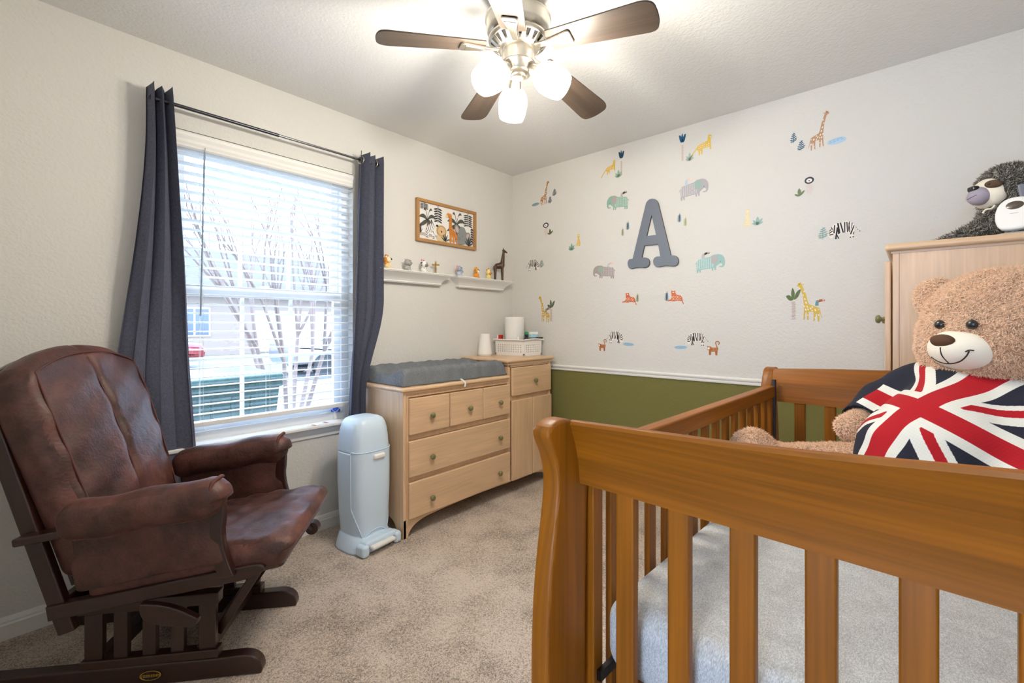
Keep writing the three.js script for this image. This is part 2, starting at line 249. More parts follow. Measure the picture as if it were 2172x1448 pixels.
// ---------------------------------------------------------------- blind
{
  const b = thing('window_blind', 'white horizontal slat blind hanging half open in the window', 'blind', [0, 0, 0]);
  const z0 = WZ0 + 0.008, z1 = WZ1 - 0.008;
  const vp = [[-0.045, 2.005], [0.006, 2.005], [0.014, 2.012], [0.010, 2.020], [0.016, 2.030], [0.012, 2.045], [0.020, 2.060], [0.020, 2.072], [0.012, 2.082], [-0.045, 2.082]];
  add('valance', extrude(shapeOf(vp), z1 - z0 + 0.004).translate(0, 0, z0 - 0.002), M.trim, b);
  const slatShape = []; for (let k = 0; k <= 8; k++) { const t = k / 8 * 2 - 1; slatShape.push([t * 0.0245, 0.0035 * (1 - t * t)]); } for (let k = 8; k >= 0; k--) { const t = k / 8 * 2 - 1; slatShape.push([t * 0.0245, 0.0035 * (1 - t * t) - 0.0024]); }
  const sg = extrude(shapeOf(slatShape), z1 - z0); sg.rotateZ(0.06);
  for (let k = 0; k < 29; k++) { const y = 1.985 - k * 0.0442; const o = add('slat', sg, M.slat, b); o.position.set(-0.018, y, z0); o.rotation.z = 0.0; }
  add('bottom_rail', rbox(-0.043, 0.007, 0.690, 0.712, z0, z1, 0.004), M.trim, b);
  for (const z of [z0 + 0.13, (z0 + z1) / 2 + 0.02, z1 - 0.13]) { add('ladder_cord', [rod([0.008, 0.70, z], [0.008, 2.01, z], 0.0008, 0.0008, 5), rod([-0.044, 0.70, z], [-0.044, 2.01, z], 0.0008, 0.0008, 5), rod([-0.018, 0.69, z + 0.01], [-0.018, 2.01, z + 0.01], 0.0008, 0.0008, 5)], M.white, b); add('cord_tail', tube([[0.008, 0.690, z], [0.012, 0.672, z - 0.01], [0.009, 0.668, z - 0.03], [0.008, 0.682, z - 0.045]], 0.001, 14, 5), M.white, b); }
  add('tilt_wand', [rod([0.024, 2.0, 2.245], [0.026, 1.22, 2.262], 0.0045, 0.004, 6), rod([0.024, 2.02, 2.243], [0.024, 1.995, 2.245], 0.002, 0.002, 5)], mat(0x8fa3b8, { roughness: 0.15, clearcoat: 0.8 }), b, 'clear plastic tilt wand');
}
{ const t = thing('toy_block', 'small blue piece lying behind the bottom of the blind', 'toy', [-0.05, 0.655, 1.56]);
  add('block', at(extrude(shapeOf([[-0.022, 0], [0.022, 0], [0.026, 0.012], [0.012, 0.028], [-0.008, 0.026], [-0.026, 0.012]]), 0.02, 0.003), 0, 0, -0.01, 0, 0.7), mat(0x2f54b5, { roughness: 0.35 }), t);
  add('foot', rbox(-0.012, 0.012, -0.0425, 0.002, -0.008, 0.008, 0.002), M.white, t); }
{ const t = thing('paper_strip', 'little white paper strip with orange bands on the window sill', 'paper', [0.02, 0.6125, 1.69], 0.25);
  add('sheet', rbox(-0.017, 0.017, 0, 0.0012, -0.06, 0.06, 0.0005), M.white, t);
  for (const z of [-0.045, 0.035]) add('band', box(-0.0168, 0.0168, 0.0011, 0.0017, z - 0.007, z + 0.007), mat(0xb5552a), t); }

// ---------------------------------------------------------------- curtain rod and curtains
{
  const t = thing('curtain_rod', 'thin dark metal curtain rod above the window', 'curtain rod', [0.08, 2.162, 0]);
  add('pole', rod([0, 0, 1.36], [0, 0, 1.95], 0.0065, 0.0065, 12), M.steel, t); add('pole', rod([0, 0, 1.93], [0, 0, 2.452], 0.0082, 0.0082, 12), M.darkSteel, t);
  for (const z of [1.355, 2.455]) add('finial', ball(0.014, 0, 0, z), M.darkSteel, t);
  for (const z of [1.40, 2.42]) add('bracket', [rod([-0.08, -0.012, z], [0, -0.012, z], 0.004), rbox(-0.08, -0.076, -0.04, 0.03, z - 0.012, z + 0.012, 0.002)], M.darkSteel, t);
}
function curtain(label, zOf, folds, top, bottom, phase, press = () => 1, xBase = 0.08) {   // zOf(v) -> [z0, z1] along the height v 0 bottom .. 1 top
  const t = thing('curtain', label, 'curtain', [0, 0, 0], 0, 'curtains at the window');
  const nu = 160, nv = 60, pos = [], uv = [], idx = [], thick = 0.0018;
  for (let side = 0; side < 2; side++) for (let j = 0; j <= nv; j++) for (let i = 0; i <= nu; i++) {
    const v = j / nv, u = i / nu, y = bottom + (top - bottom) * v, [z0, z1] = zOf(v);
    const ph = u * folds * Math.PI * 2 + phase, amp = (0.020 + 0.022 * v) * (0.8 + 0.35 * Math.sin(u * 9 + 1.3));
    let x = xBase + Math.sin(ph) * amp + 0.012 * Math.sin(v * 5 + u * 6) * (1 - v) + 0.012 * (1 - v), z = z0 + (z1 - z0) * (u + 0.028 * Math.sin(ph * 2));
    if (v > 0.985) x = xBase + (x - xBase) * 0.9;
    x *= press(v); pos.push(Math.max(x, 0.012) + side * thick, y + 0.006 * Math.sin(ph) * (v > 0.99 ? 1 : 0), z); uv.push(u * 1.0, v * 2.1);
  }
  const row = nu + 1, lay = row * (nv + 1);
  for (let j = 0; j < nv; j++) for (let i = 0; i < nu; i++) { const a = j * row + i, b = a + 1, c = a + row, d = c + 1; idx.push(a, b, d, a, d, c); idx.push(lay + a, lay + d, lay + b, lay + a, lay + c, lay + d); }
  const g = new THREE.BufferGeometry(); g.setAttribute('position', new THREE.Float32BufferAttribute(pos, 3)); g.setAttribute('uv', new THREE.Float32BufferAttribute(uv, 2)); g.setIndex(idx); g.computeVertexNormals();
  add('panel', g, M.curtain, t);
  return t;
}
const lerp = (a, b, t) => a + (b - a) * t, sstep = (a, b, t) => { t = Math.max(0, Math.min(1, (t - a) / (b - a))); return t * t * (3 - 2 * t); };
{
  const l = curtain('dark blue grey curtain bunched on the side of the glider chair', (v) => [lerp(2.235, 2.385, v ** 0.9), lerp(2.60, 2.475, sstep(0.25, 0.95, v))], 2.8, 2.215, 0.03, 0.5, (v) => 0.5 + 0.5 * sstep(0.42, 0.68, v));
  const r = curtain('dark blue grey curtain hanging beside the changing dresser', (v) => [lerp(1.458, 1.335, sstep(0.33, 0.6, v)), lerp(1.575, 1.475, v)], 3.0, 2.205, 0.03, 2.1);
  for (const [c, zs] of [[r, [1.462, 1.42, 1.37]]]) for (const z of zs) { const g = new THREE.TorusGeometry(0.021, 0.0045, 8, 24); const o = add('grommet', g, M.nickel, c, 'silver grommet ring'); o.position.set(0.08, 2.162, z); o.rotation.y = 0.35; }
}
// ================================================================ ceiling fan
{
  const C = [1.42, ROOM_H, 1.577];
  const fan = thing('ceiling_fan', 'brushed nickel ceiling fan with five dark wooden blades and three lit glass shades', 'ceiling fan', C);
  const Y = (y) => y - ROOM_H;
  add('canopy', lathe([[0.002, Y(2.44)], [0.074, Y(2.44)], [0.076, Y(2.432)], [0.070, Y(2.425)], [0.072, Y(2.395)], [0.066, Y(2.385)], [0.060, Y(2.378)]], 48), M.nickel, fan);
  add('motor_housing', lathe([[0.055, Y(2.385)], [0.075, Y(2.378)], [0.108, Y(2.366)], [0.118, Y(2.355)], [0.120, Y(2.349)], [0.126, Y(2.345)], [0.127, Y(2.336)], [0.122, Y(2.331)], [0.121, Y(2.300)], [0.116, Y(2.285)], [0.108, Y(2.276)], [0.104, Y(2.272)]], 64), M.nickel, fan);
  // vented flywheel ring: inner cone coloured near black as the shade in the gaps, ribs standing proud of it
  const ring = add('vent_ring', lathe([[0.103, Y(2.275)], [0.111, Y(2.268)], [0.112, Y(2.262)], [0.106, Y(2.256)], [0.098, Y(2.250)], [0.075, Y(2.234)], [0.066, Y(2.228)]], 64), M.dark, fan, 'ring coloured black as the shade inside the vents');
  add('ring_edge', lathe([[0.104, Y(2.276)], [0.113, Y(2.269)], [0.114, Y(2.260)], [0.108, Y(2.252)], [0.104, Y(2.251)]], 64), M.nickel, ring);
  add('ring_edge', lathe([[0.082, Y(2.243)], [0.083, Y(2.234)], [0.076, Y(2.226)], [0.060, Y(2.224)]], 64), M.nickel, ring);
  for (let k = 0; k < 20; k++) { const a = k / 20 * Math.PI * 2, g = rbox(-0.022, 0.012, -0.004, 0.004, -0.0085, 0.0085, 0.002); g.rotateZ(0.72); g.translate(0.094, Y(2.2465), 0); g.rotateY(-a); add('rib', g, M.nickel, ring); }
  add('switch_housing', lathe([[0.060, Y(2.226)], [0.062, Y(2.222)], [0.062, Y(2.178)], [0.066, Y(2.174)], [0.064, Y(2.166)], [0.052, Y(2.160)], [0.050, Y(2.140)], [0.046, Y(2.133)], [0.030, Y(2.129)], [0.001, Y(2.128)]], 48), M.nickel, fan);
  add('bottom_cap', lathe([[0.030, Y(2.130)], [0.030, Y(2.124)], [0.018, Y(2.119)], [0.001, Y(2.117)]], 32), M.nickel, fan);
  // blades
  const bladeMat = mat(0x4c3f35, { roughness: 0.45, map: woodTex, clearcoat: 0.15 });
  const blades = [[57, 2.165, 0.525], [123, 2.182, 0.525], [203.5, 2.168, 0.525], [274.5, 2.142, 0.525], [350.5, 2.168, 0.53]];
  for (const [deg, yTip, R] of blades) {
    const g0 = new THREE.Group(), r0 = 0.135, L = R - r0;
    const b = (() => {                                          // outline in x (outwards), y (across)
      const s = new THREE.Shape(); s.moveTo(0, -0.047); s.lineTo(L - 0.055, -0.066); s.quadraticCurveTo(L - 0.004, -0.066, L - 0.002, -0.030); s.quadraticCurveTo(L + 0.004, 0.02, L - 0.012, 0.052); s.quadraticCurveTo(L - 0.02, 0.067, L - 0.05, 0.066); s.lineTo(0, 0.047); s.quadraticCurveTo(-0.018, 0, 0, -0.047);
      const g = extrude(s, 0.006, 0.0018); g.rotateX(-Math.PI / 2); return g; })();
    const slope = Math.atan2(2.215 - yTip, L);
    const blade = add('blade', uvBox(b, 'x', deg), bladeMat, fan, 'dark brown wooden fan blade');
    blade.rotation.set(0, 0, 0); blade.matrixAutoUpdate = true;
    const m = new THREE.Matrix4().makeRotationY(-deg * Math.PI / 180).multiply(new THREE.Matrix4().makeTranslation(r0, Y(2.219), 0)).multiply(new THREE.Matrix4().makeRotationZ(-slope)).multiply(new THREE.Matrix4().makeRotationX(-0.2));
    m.decompose(blade.position, blade.quaternion, blade.scale);
    // iron: flared plate under the blade plus a neck to the flywheel
    const s = new THREE.Shape(); s.moveTo(-0.06, -0.010); s.lineTo(0.005, -0.014); s.lineTo(0.078, -0.030); s.quadraticCurveTo(0.090, -0.030, 0.090, -0.018); s.lineTo(0.090, 0.018); s.quadraticCurveTo(0.090, 0.030, 0.078, 0.030); s.lineTo(0.005, 0.014); s.lineTo(-0.06, 0.010);
    const pl = extrude(s, 0.008, 0.0025); pl.rotateX(-Math.PI / 2); pl.translate(0, -0.0085, 0);
    const s2 = new THREE.Shape(); s2.moveTo(0.0, -0.009); s2.lineTo(0.070, -0.022); s2.lineTo(0.070, 0.022); s2.lineTo(0.0, 0.009);
    const raised = extrude(s2, 0.004, 0.0015); raised.rotateX(-Math.PI / 2); raised.translate(0, -0.0115, 0);
    const iron = add('blade_iron', [pl], M.nickel, blade); add('raised_panel', raised, M.nickel, blade);
  }
  // light kit: three bell glass shades
  const glow = new THREE.MeshPhysicalMaterial({ color: lin(0xfff6e8), roughness: 0.35, emissive: new THREE.Color().setRGB(1.0, 0.86, 0.66), emissiveIntensity: 1.6 });
  for (const [deg, y, tilt] of [[99, 2.150, 0.86], [219, 2.150, 0.78], [340, 2.150, 0.92]]) {
    const a = deg * Math.PI / 180, sh = new THREE.Group();
    const M4 = new THREE.Matrix4().makeRotationY(-a).multiply(new THREE.Matrix4().makeTranslation(0.050, Y(y), 0)).multiply(new THREE.Matrix4().makeRotationZ(tilt));   // local -y points down and outwards
    const put = (o) => M4.clone().decompose(o.position, o.quaternion, o.scale);
    const fit = add('lamp_holder', lathe([[0.001, 0.012], [0.016, 0.010], [0.017, -0.006], [0.022, -0.014], [0.026, -0.036], [0.028, -0.040], [0.022, -0.041]], 28), M.nickel, fan); put(fit);
    const shade = add('lamp_shade', lathe([[0.024, -0.036], [0.036, -0.042], [0.049, -0.058], [0.057, -0.082], [0.0585, -0.105], [0.056, -0.135], [0.050, -0.158], [0.0475, -0.158], [0.053, -0.135], [0.0555, -0.105], [0.054, -0.082], [0.046, -0.060], [0.034, -0.046], [0.024, -0.041]], 40), glow, fan, 'glowing white bell glass shade'); put(shade);
    const bulb = add('bulb', lathe([[0.001, -0.040], [0.013, -0.042], [0.014, -0.055], [0.024, -0.078], [0.028, -0.095], [0.024, -0.112], [0.012, -0.122], [0.001, -0.124]], 24), glow, fan); put(bulb);
    const p = V(0, -0.14, 0).applyMatrix4(M4);
    const light = new THREE.PointLight(new THREE.Color().setRGB(1.0, 0.94, 0.83), LAMP, 0, 2); light.position.copy(p); light.castShadow = true; light.shadow.radius = 2.2; fan.add(light);
  }
  for (const [x, z, len] of [[0.028, 0.012, 0.165], [-0.012, 0.045, 0.13]]) { const c = add('pull_chain', [rod([x, Y(2.13), z], [x, Y(2.13) - len, z], 0.0011, 0.0011, 6)], M.nickel, fan); add('chain_end', lathe([[0.0006, 0], [0.0028, -0.004], [0.0032, -0.026], [0.001, -0.03]], 10).translate(x, Y(2.13) - len, z), M.nickel, c); }
}
// ================================================================ changing dresser (against the window wall, front at x = 0.465)
{
  const X = 0.465, d = thing('changing_dresser', 'light maple changing table dresser with green knobs and a taller cabinet end', 'dresser', [0, 0, 0]);
  const zL = 1.430, zM = 0.572, zR = 0.088, xb = 0.03;
  const gp = (g, o = 0) => uvBox(g, 'y', o), gz = (g, o = 0) => uvBox(g, 'z', o), gx = (g, o = 0) => uvBox(g, 'x', o);
  // end panels with curved feet
  const end = (z, hTop) => { const s = new THREE.Shape(); s.moveTo(0, 0); s.lineTo(0.055, 0); s.quadraticCurveTo(0.075, 0.085, 0.15, 0.092); s.lineTo(0.30, 0.092); s.quadraticCurveTo(0.36, 0.085, 0.385, 0); s.lineTo(X - xb - 0.001, 0); s.lineTo(X - xb - 0.001, hTop); s.lineTo(0, hTop); const g = extrude(s, 0.02, 0.002); g.translate(xb, 0, z - 0.02); return g; };
  add('side_panel', gp(end(zL, 0.806)), M.pale, d); add('side_panel', gp(end(zR + 0.02, 0.914), 0.4), M.pale, d);
  add('side_panel', gp(box(xb, X - 0.003, 0.095, 0.914, zM - 0.012, zM), 0.7), M.pale, d);
  add('back_panel', gz(box(xb - 0.006, xb, 0.095, 0.80, zR, zL)), M.pale, d);
  add('carcass', [box(xb, X - 0.02, 0.095, 0.80, zM, zL - 0.021), box(xb, X - 0.02, 0.095, 0.91, zR + 0.021, zM - 0.013)], M.pale, d);
  // face frame
  add('face_frame', gp(merge([box(X - 0.02, X - 0.002, 0.095, 0.806, zL - 0.034, zL - 0.021), box(X - 0.02, X - 0.002, 0.095, 0.806, zM, zM + 0.008), box(X - 0.02, X - 0.004, 0.095, 0.914, zM - 0.022, zM - 0.001), box(X - 0.02, X - 0.002, 0.095, 0.914, zR + 0.021, zR + 0.03), box(X - 0.02, X - 0.004, 0.775, 0.806, zM, zL - 0.021), box(X - 0.02, X - 0.004, 0.882, 0.914, zR + 0.02, zM), box(X - 0.02, X - 0.006, 0.535, 0.575, zM, zL - 0.021), box(X - 0.02, X - 0.006, 0.302, 0.34, zM, zL - 0.021), box(X - 0.02, X - 0.006, 0.648, 0.684, zR + 0.02, zM)])), M.pale, d);
  // arched plinth along the front
  const plinth = (za, zb, rise) => { const L = za - zb, s = new THREE.Shape(); s.moveTo(0, 0); s.lineTo(0.030, 0); s.quadraticCurveTo(0.038, rise * 0.75, 0.16, rise * 0.9); s.quadraticCurveTo(L / 2, rise * 1.12, L, rise * 0.98); s.lineTo(L, 0.103); s.lineTo(0, 0.103); const g = extrude(s, 0.018, 0.0015); g.rotateY(Math.PI / 2); g.translate(X - 0.019, 0, za); return g; };
  add('plinth', gz(plinth(zL - 0.001, zM, 0.092)), M.pale, d);
  { const g = plinth(zM - zR, 0, 0.092); g.translate(0, 0, 0); const p = g.attributes.position; for (let i = 0; i < p.count; i++) p.setZ(i, zR + (zM - zR - p.getZ(i))); const f = flat(g); const q = f.attributes.position, a = V(), b = V(); for (let t = 0; t < q.count; t += 3) { a.fromBufferAttribute(q, t + 1); b.fromBufferAttribute(q, t + 2); q.setXYZ(t + 1, b.x, b.y, b.z); q.setXYZ(t + 2, a.x, a.y, a.z); } f.computeVertexNormals(); add('plinth', gz(f, 0.3), M.pale, d); }
  // tops with rounded edges
  add('low_top', gz(rbox(0.004, X + 0.018, 0.806, 0.832, zM - 0.001, zL + 0.018, 0.012, 4), 0.2), M.pale, d);
  add('high_top', gz(rbox(0.004, X + 0.020, 0.914, 0.940, zR - 0.03, zM + 0.028, 0.012, 4), 0.9), M.pale, d);
  add('cornice', [box(xb, X + 0.006, 0.898, 0.914, zR - 0.008, zM + 0.010), box(0.01, X + 0.006, 0.796, 0.806, zM, zL + 0.006)].map((g) => uvBox(g, 'z')), M.pale, d);
  const knobG = lathe([[0.006, 0], [0.0065, 0.008], [0.009, 0.012], [0.0155, 0.016], [0.0165, 0.021], [0.014, 0.027], [0.007, 0.030], [0.001, 0.0305]], 20); knobG.rotateZ(-Math.PI / 2);
  const front = (name, y0, y1, za, zb, knobs, o) => { const f = add(name, uvBox(rbox(X - 0.004, X + 0.016, y0, y1, zb, za, 0.006, 3), name === 'door' ? 'y' : 'z', o), M.pale, d); for (const [y, z] of knobs) { const k = add('knob', knobG, M.knob, f, 'olive green round knob'); k.position.set(X + 0.014, y, z); } return f; };
  front('drawer', 0.568, 0.769, 1.398, 1.111, [[0.660, 1.251]], 0.1); front('drawer', 0.568, 0.769, 1.105, 0.832, [[0.660, 0.956]], 0.5); front('drawer', 0.568, 0.769, 0.826, 0.568, [[0.660, 0.680]], 0.8);
  front('drawer', 0.334, 0.534, 1.400, 0.568, [[0.424, 1.251], [0.424, 0.682]], 1.3); front('drawer', 0.103, 0.304, 1.400, 0.568, [[0.188, 1.252], [0.188, 0.684]], 1.9);
  front('drawer', 0.682, 0.878, 0.545, 0.100, [[0.774, 0.305]], 2.3);
  front('door', 0.095, 0.650, 0.545, 0.324, [], 2.9); front('door', 0.095, 0.650, 0.318, 0.094, [[0.421, 0.335]], 3.4).children.forEach((k) => { k.position.z = 0.300; });
}
// changing pad lying on the low top
{
  const pad = thing('changing_pad', 'contoured changing pad in a grey jersey cover on the dresser', 'changing pad', [0, 0.832, 0]);
  const x0 = 0.035, x1 = 0.452, z0 = 0.578, z1 = 1.425, nu = 48, nv = 64, pos = [], idx = [];
  const top = (u, v) => { const e = Math.min(1, Math.min(u, 1 - u) / 0.09), f = Math.min(1, Math.min(v, 1 - v) / 0.05); const edge = Math.sqrt(Math.max(0, 1 - (1 - e) ** 2)) * Math.sqrt(Math.max(0, 1 - (1 - f) ** 2)); const dip = 0.040 * Math.exp(-(((u - 0.5) / 0.26) ** 4)) * sstep(0.0, 0.12, v) ; return 0.012 + edge * (0.088 - dip) + 0.003 * Math.sin(v * 31 + u * 9) * edge + 0.002 * Math.sin(v * 70 - u * 40) * edge; };
  for (let j = 0; j <= nv; j++) for (let i = 0; i <= nu; i++) { const u = i / nu, v = j / nv, w = 0.006 * Math.sin(v * 40) + 0.004 * Math.sin(v * 17 + 1); pos.push(x0 + (x1 - x0) * u + (u > 0.9 ? w * (u - 0.9) * 10 : 0), top(u, v), z0 + (z1 - z0) * v); }
  const n = pos.length / 3, row = nu + 1; for (let k = 0; k < n; k++) pos.push(pos[3 * k], 0.001, pos[3 * k + 2]);
  for (let j = 0; j < nv; j++) for (let i = 0; i < nu; i++) { const a = j * row + i, b = a + 1, c = a + row, e = c + 1; idx.push(a, c, e, a, e, b, n + a, n + e, n + c, n + a, n + b, n + e); }
  const rim = []; for (let i = 0; i <= nu; i++) rim.push(i); for (let j = 1; j <= nv; j++) rim.push(j * row + nu); for (let i = nu - 1; i >= 0; i--) rim.push(nv * row + i); for (let j = nv - 1; j >= 1; j--) rim.push(j * row);
  rim.forEach((a, k) => { const b = rim[(k + 1) % rim.length]; idx.push(a, b, n + b, a, n + b, n + a); });
  const g = new THREE.BufferGeometry(); g.setAttribute('position', new THREE.Float32BufferAttribute(pos, 3)); g.setIndex(idx); g.computeVertexNormals(); g.setAttribute('uv', new THREE.BufferAttribute(new Float32Array(pos.length / 3 * 2), 2));
  { const p = g.attributes.position, uv = g.attributes.uv; for (let i = 0; i < p.count; i++) uv.setXY(i, p.getX(i) + p.getY(i), p.getZ(i)); }
  add('cover', g, M.greyPad, pad);
  add('strap_end', tube([[0.44, 0.012, 1.005], [0.466, 0.004, 1.00], [0.489, -0.012, 0.995], [0.490, -0.035, 0.998]], 0.006, 14, 6).scale(1, 1, 1), mat(0xe2e2dd, { roughness: 0.7 }), pad, 'short white strap end');
}
// ---------------------------------------------------------------- on the high top (y = 0.94)
{
  const v = thing('white_noise_speaker', 'small white tapered bottle shaped device on the dresser', 'device', [0.10, 0.94, 0.435]);
  add('body', lathe([[0.001, 0], [0.046, 0], [0.052, 0.005], [0.053, 0.018], [0.050, 0.045], [0.044, 0.100], [0.0395, 0.146], [0.0385, 0.152], [0.0395, 0.154], [0.0385, 0.166], [0.036, 0.169], [0.001, 0.169]], 40), M.white, v);
  add('base_ring', lathe([[0.0505, 0.010], [0.0537, 0.012], [0.0537, 0.015], [0.0505, 0.017]], 40), mat(0xd9d6d0), v);
}
{
  const b = thing('storage_basket', 'white perforated plastic basket full of baby care items', 'basket', [0, 0.94, 0]);
  const X0 = 0.045, X1 = 0.345, Z0 = 0.045, Z1 = 0.262, h = 0.118, t = 0.003;
  const wallWithHoles = (L, cols, rows) => {                   // a panel with square holes, slightly narrower at the foot
    const s = new THREE.Shape(); s.moveTo(0.014, 0); s.lineTo(L - 0.014, 0); s.lineTo(L - 0.012, 0.014); s.lineTo(L - 0.003, 0.016); s.lineTo(L, h); s.lineTo(0, h); s.lineTo(0.003, 0.016); s.lineTo(0.012, 0.014);
    for (let i = 0; i < cols; i++) for (let j = 0; j < rows; j++) { const x = 0.034 + i * (L - 0.068) / (cols - 1), y = 0.030 + j * 0.0165, q = 0.0033, hole = new THREE.Path(); hole.moveTo(x - q, y - q * 1.2); hole.lineTo(x - q, y + q * 1.2); hole.lineTo(x + q, y + q * 1.2); hole.lineTo(x + q, y - q * 1.2); s.holes.push(hole); }
    return extrude(s, t);
  };
  add('long_side', wallWithHoles(X1 - X0, 11, 4).translate(X0, 0, Z1 - t), M.white, b); add('long_side', wallWithHoles(X1 - X0, 11, 4).translate(X0, 0, Z0), M.white, b);
  for (const x of [X1 - t, X0]) { const g = wallWithHoles(Z1 - Z0, 8, 4); g.rotateY(Math.PI / 2); g.translate(x, 0, Z1); add('short_side', g, M.white, b); }
  add('base', box(X0 + 0.008, X1 - 0.008, 0.002, 0.006, Z0 + 0.008, Z1 - 0.008), M.white, b);
  add('rim', [rbox(X0 - 0.014, X1 + 0.014, h - 0.002, h + 0.007, Z1 - 0.004, Z1 + 0.014, 0.003), rbox(X0 - 0.014, X1 + 0.014, h - 0.002, h + 0.007, Z0 - 0.014, Z0 + 0.004, 0.003), tube([[X1 + 0.005, h + 0.002, Z1], [X1 + 0.006, h + 0.009, (Z0 + Z1) / 2], [X1 + 0.005, h + 0.002, Z0]], 0.007, 20, 6), tube([[X0 - 0.005, h + 0.002, Z1], [X0 - 0.006, h + 0.009, (Z0 + Z1) / 2], [X0 - 0.005, h + 0.002, Z0]], 0.007, 20, 6)], M.white, b);
  // contents
  const y0 = 0.94 + 0.007;
  const roll = thing('wipes_tub', 'tall white round tub standing in the basket', 'tub', [0.165, y0, 0.165]);
  add('body', lathe([[0.001, 0], [0.070, 0], [0.074, 0.01], [0.079, 0.24], [0.080, 0.262], [0.0805, 0.266], [0.080, 0.270], [0.0805, 0.285], [0.077, 0.291], [0.05, 0.293], [0.001, 0.293]], 48), M.white, roll);
  const red = thing('red_box', 'small red and white box in the basket beside the tub', 'box', [0.068, y0, 0.235], 0.2);
  add('carton', rbox(-0.014, 0.024, 0, 0.150, -0.014, 0.014, 0.002), mat(0xc4231d, { roughness: 0.4 }), red); add('label_band', box(-0.0145, -0.004, 0.04, 0.1502, -0.0145, 0.0145), M.white, red);
  const gb = thing('lotion_bottle', 'slim bottle with a bright green cap in the basket', 'bottle', [0.238, y0, 0.102]);
  add('body', lathe([[0.001, 0], [0.018, 0], [0.019, 0.10], [0.010, 0.125], [0.009, 0.130], [0.001, 0.13]], 20), mat(0x4c4f44, { roughness: 0.4 }), gb); add('cap', lathe([[0.001, 0.130], [0.016, 0.130], [0.017, 0.136], [0.015, 0.168], [0.010, 0.174], [0.001, 0.175]], 20), mat(0x139b5c, { roughness: 0.35 }), gb);
  const tb = thing('cream_tube', 'light blue cream tube with white crimped end in the basket', 'tube', [0.300, y0, 0.088], 0.75);
  { const pos = [], idx = []; const n = 24, rows = 10; for (let j = 0; j <= rows; j++) for (let i = 0; i < n; i++) { const v = j / rows, a = i / n * 2 * Math.PI; pos.push(Math.cos(a) * lerp(0.018, 0.034, v), 0.012 + v * 0.155, Math.sin(a) * lerp(0.018, 0.0015, v)); } for (let j = 0; j < rows; j++) for (let i = 0; i < n; i++) { const a = j * n + i, b2 = j * n + (i + 1) % n; idx.push(a, a + n, b2 + n, a, b2 + n, b2); } const g = new THREE.BufferGeometry(); g.setAttribute('position', new THREE.Float32BufferAttribute(pos, 3)); g.setIndex(idx); g.computeVertexNormals(); add('body', g, mat(0x9fd0e6, { roughness: 0.35 }), tb); }
  add('cap', lathe([[0.001, 0], [0.016, 0], [0.017, 0.012], [0.001, 0.013]], 20), M.white, tb); add('crimp', box(-0.034, 0.034, 0.155, 0.174, -0.0025, 0.0025), M.white, tb); add('printed_band', box(-0.022, 0.020, 0.105, 0.130, 0.0062, 0.0082), mat(0xf2f6f8), tb);
  const nv = thing('spray_bottle', 'dark navy spray bottle leaning in the basket', 'bottle', [0.285, y0, 0.165], -0.5);
  add('body', lathe([[0.001, 0], [0.026, 0], [0.027, 0.09], [0.022, 0.115], [0.009, 0.132], [0.009, 0.140], [0.001, 0.14]], 20), mat(0x23283e, { roughness: 0.4 }), nv); add('spray_head', [rbox(-0.010, 0.010, 0.138, 0.156, -0.010, 0.010, 0.003), rod([0.0, 0.152, 0], [0.040, 0.149, 0], 0.004), rod([0.036, 0.150, 0], [0.044, 0.122, 0], 0.003)], mat(0x23283e, { roughness: 0.4 }), nv);
  const bl = thing('hair_brush', 'flat black brush lying across the basket rim', 'brush', [0.330, 0.94 + 0.128, 0.118], 1.45);
  add('handle', rbox(-0.085, 0.03, 0, 0.010, -0.009, 0.009, 0.005, 3), M.black, bl); add('head', rbox(0.02, 0.085, -0.001, 0.012, -0.017, 0.017, 0.006, 3), M.black, bl);
  const wb = thing('milk_bottle', 'small bottle with a round white cap beside the tub in the basket', 'bottle', [0.262, y0, 0.232]);
  add('bottle', lathe([[0.001, 0], [0.020, 0], [0.020, 0.09], [0.010, 0.105], [0.001, 0.105]], 20), mat(0xe9e4dc), wb); add('cap', lathe([[0.001, 0.105], [0.011, 0.105], [0.012, 0.115], [0.011, 0.132], [0.001, 0.136]], 20), M.white, wb);
}
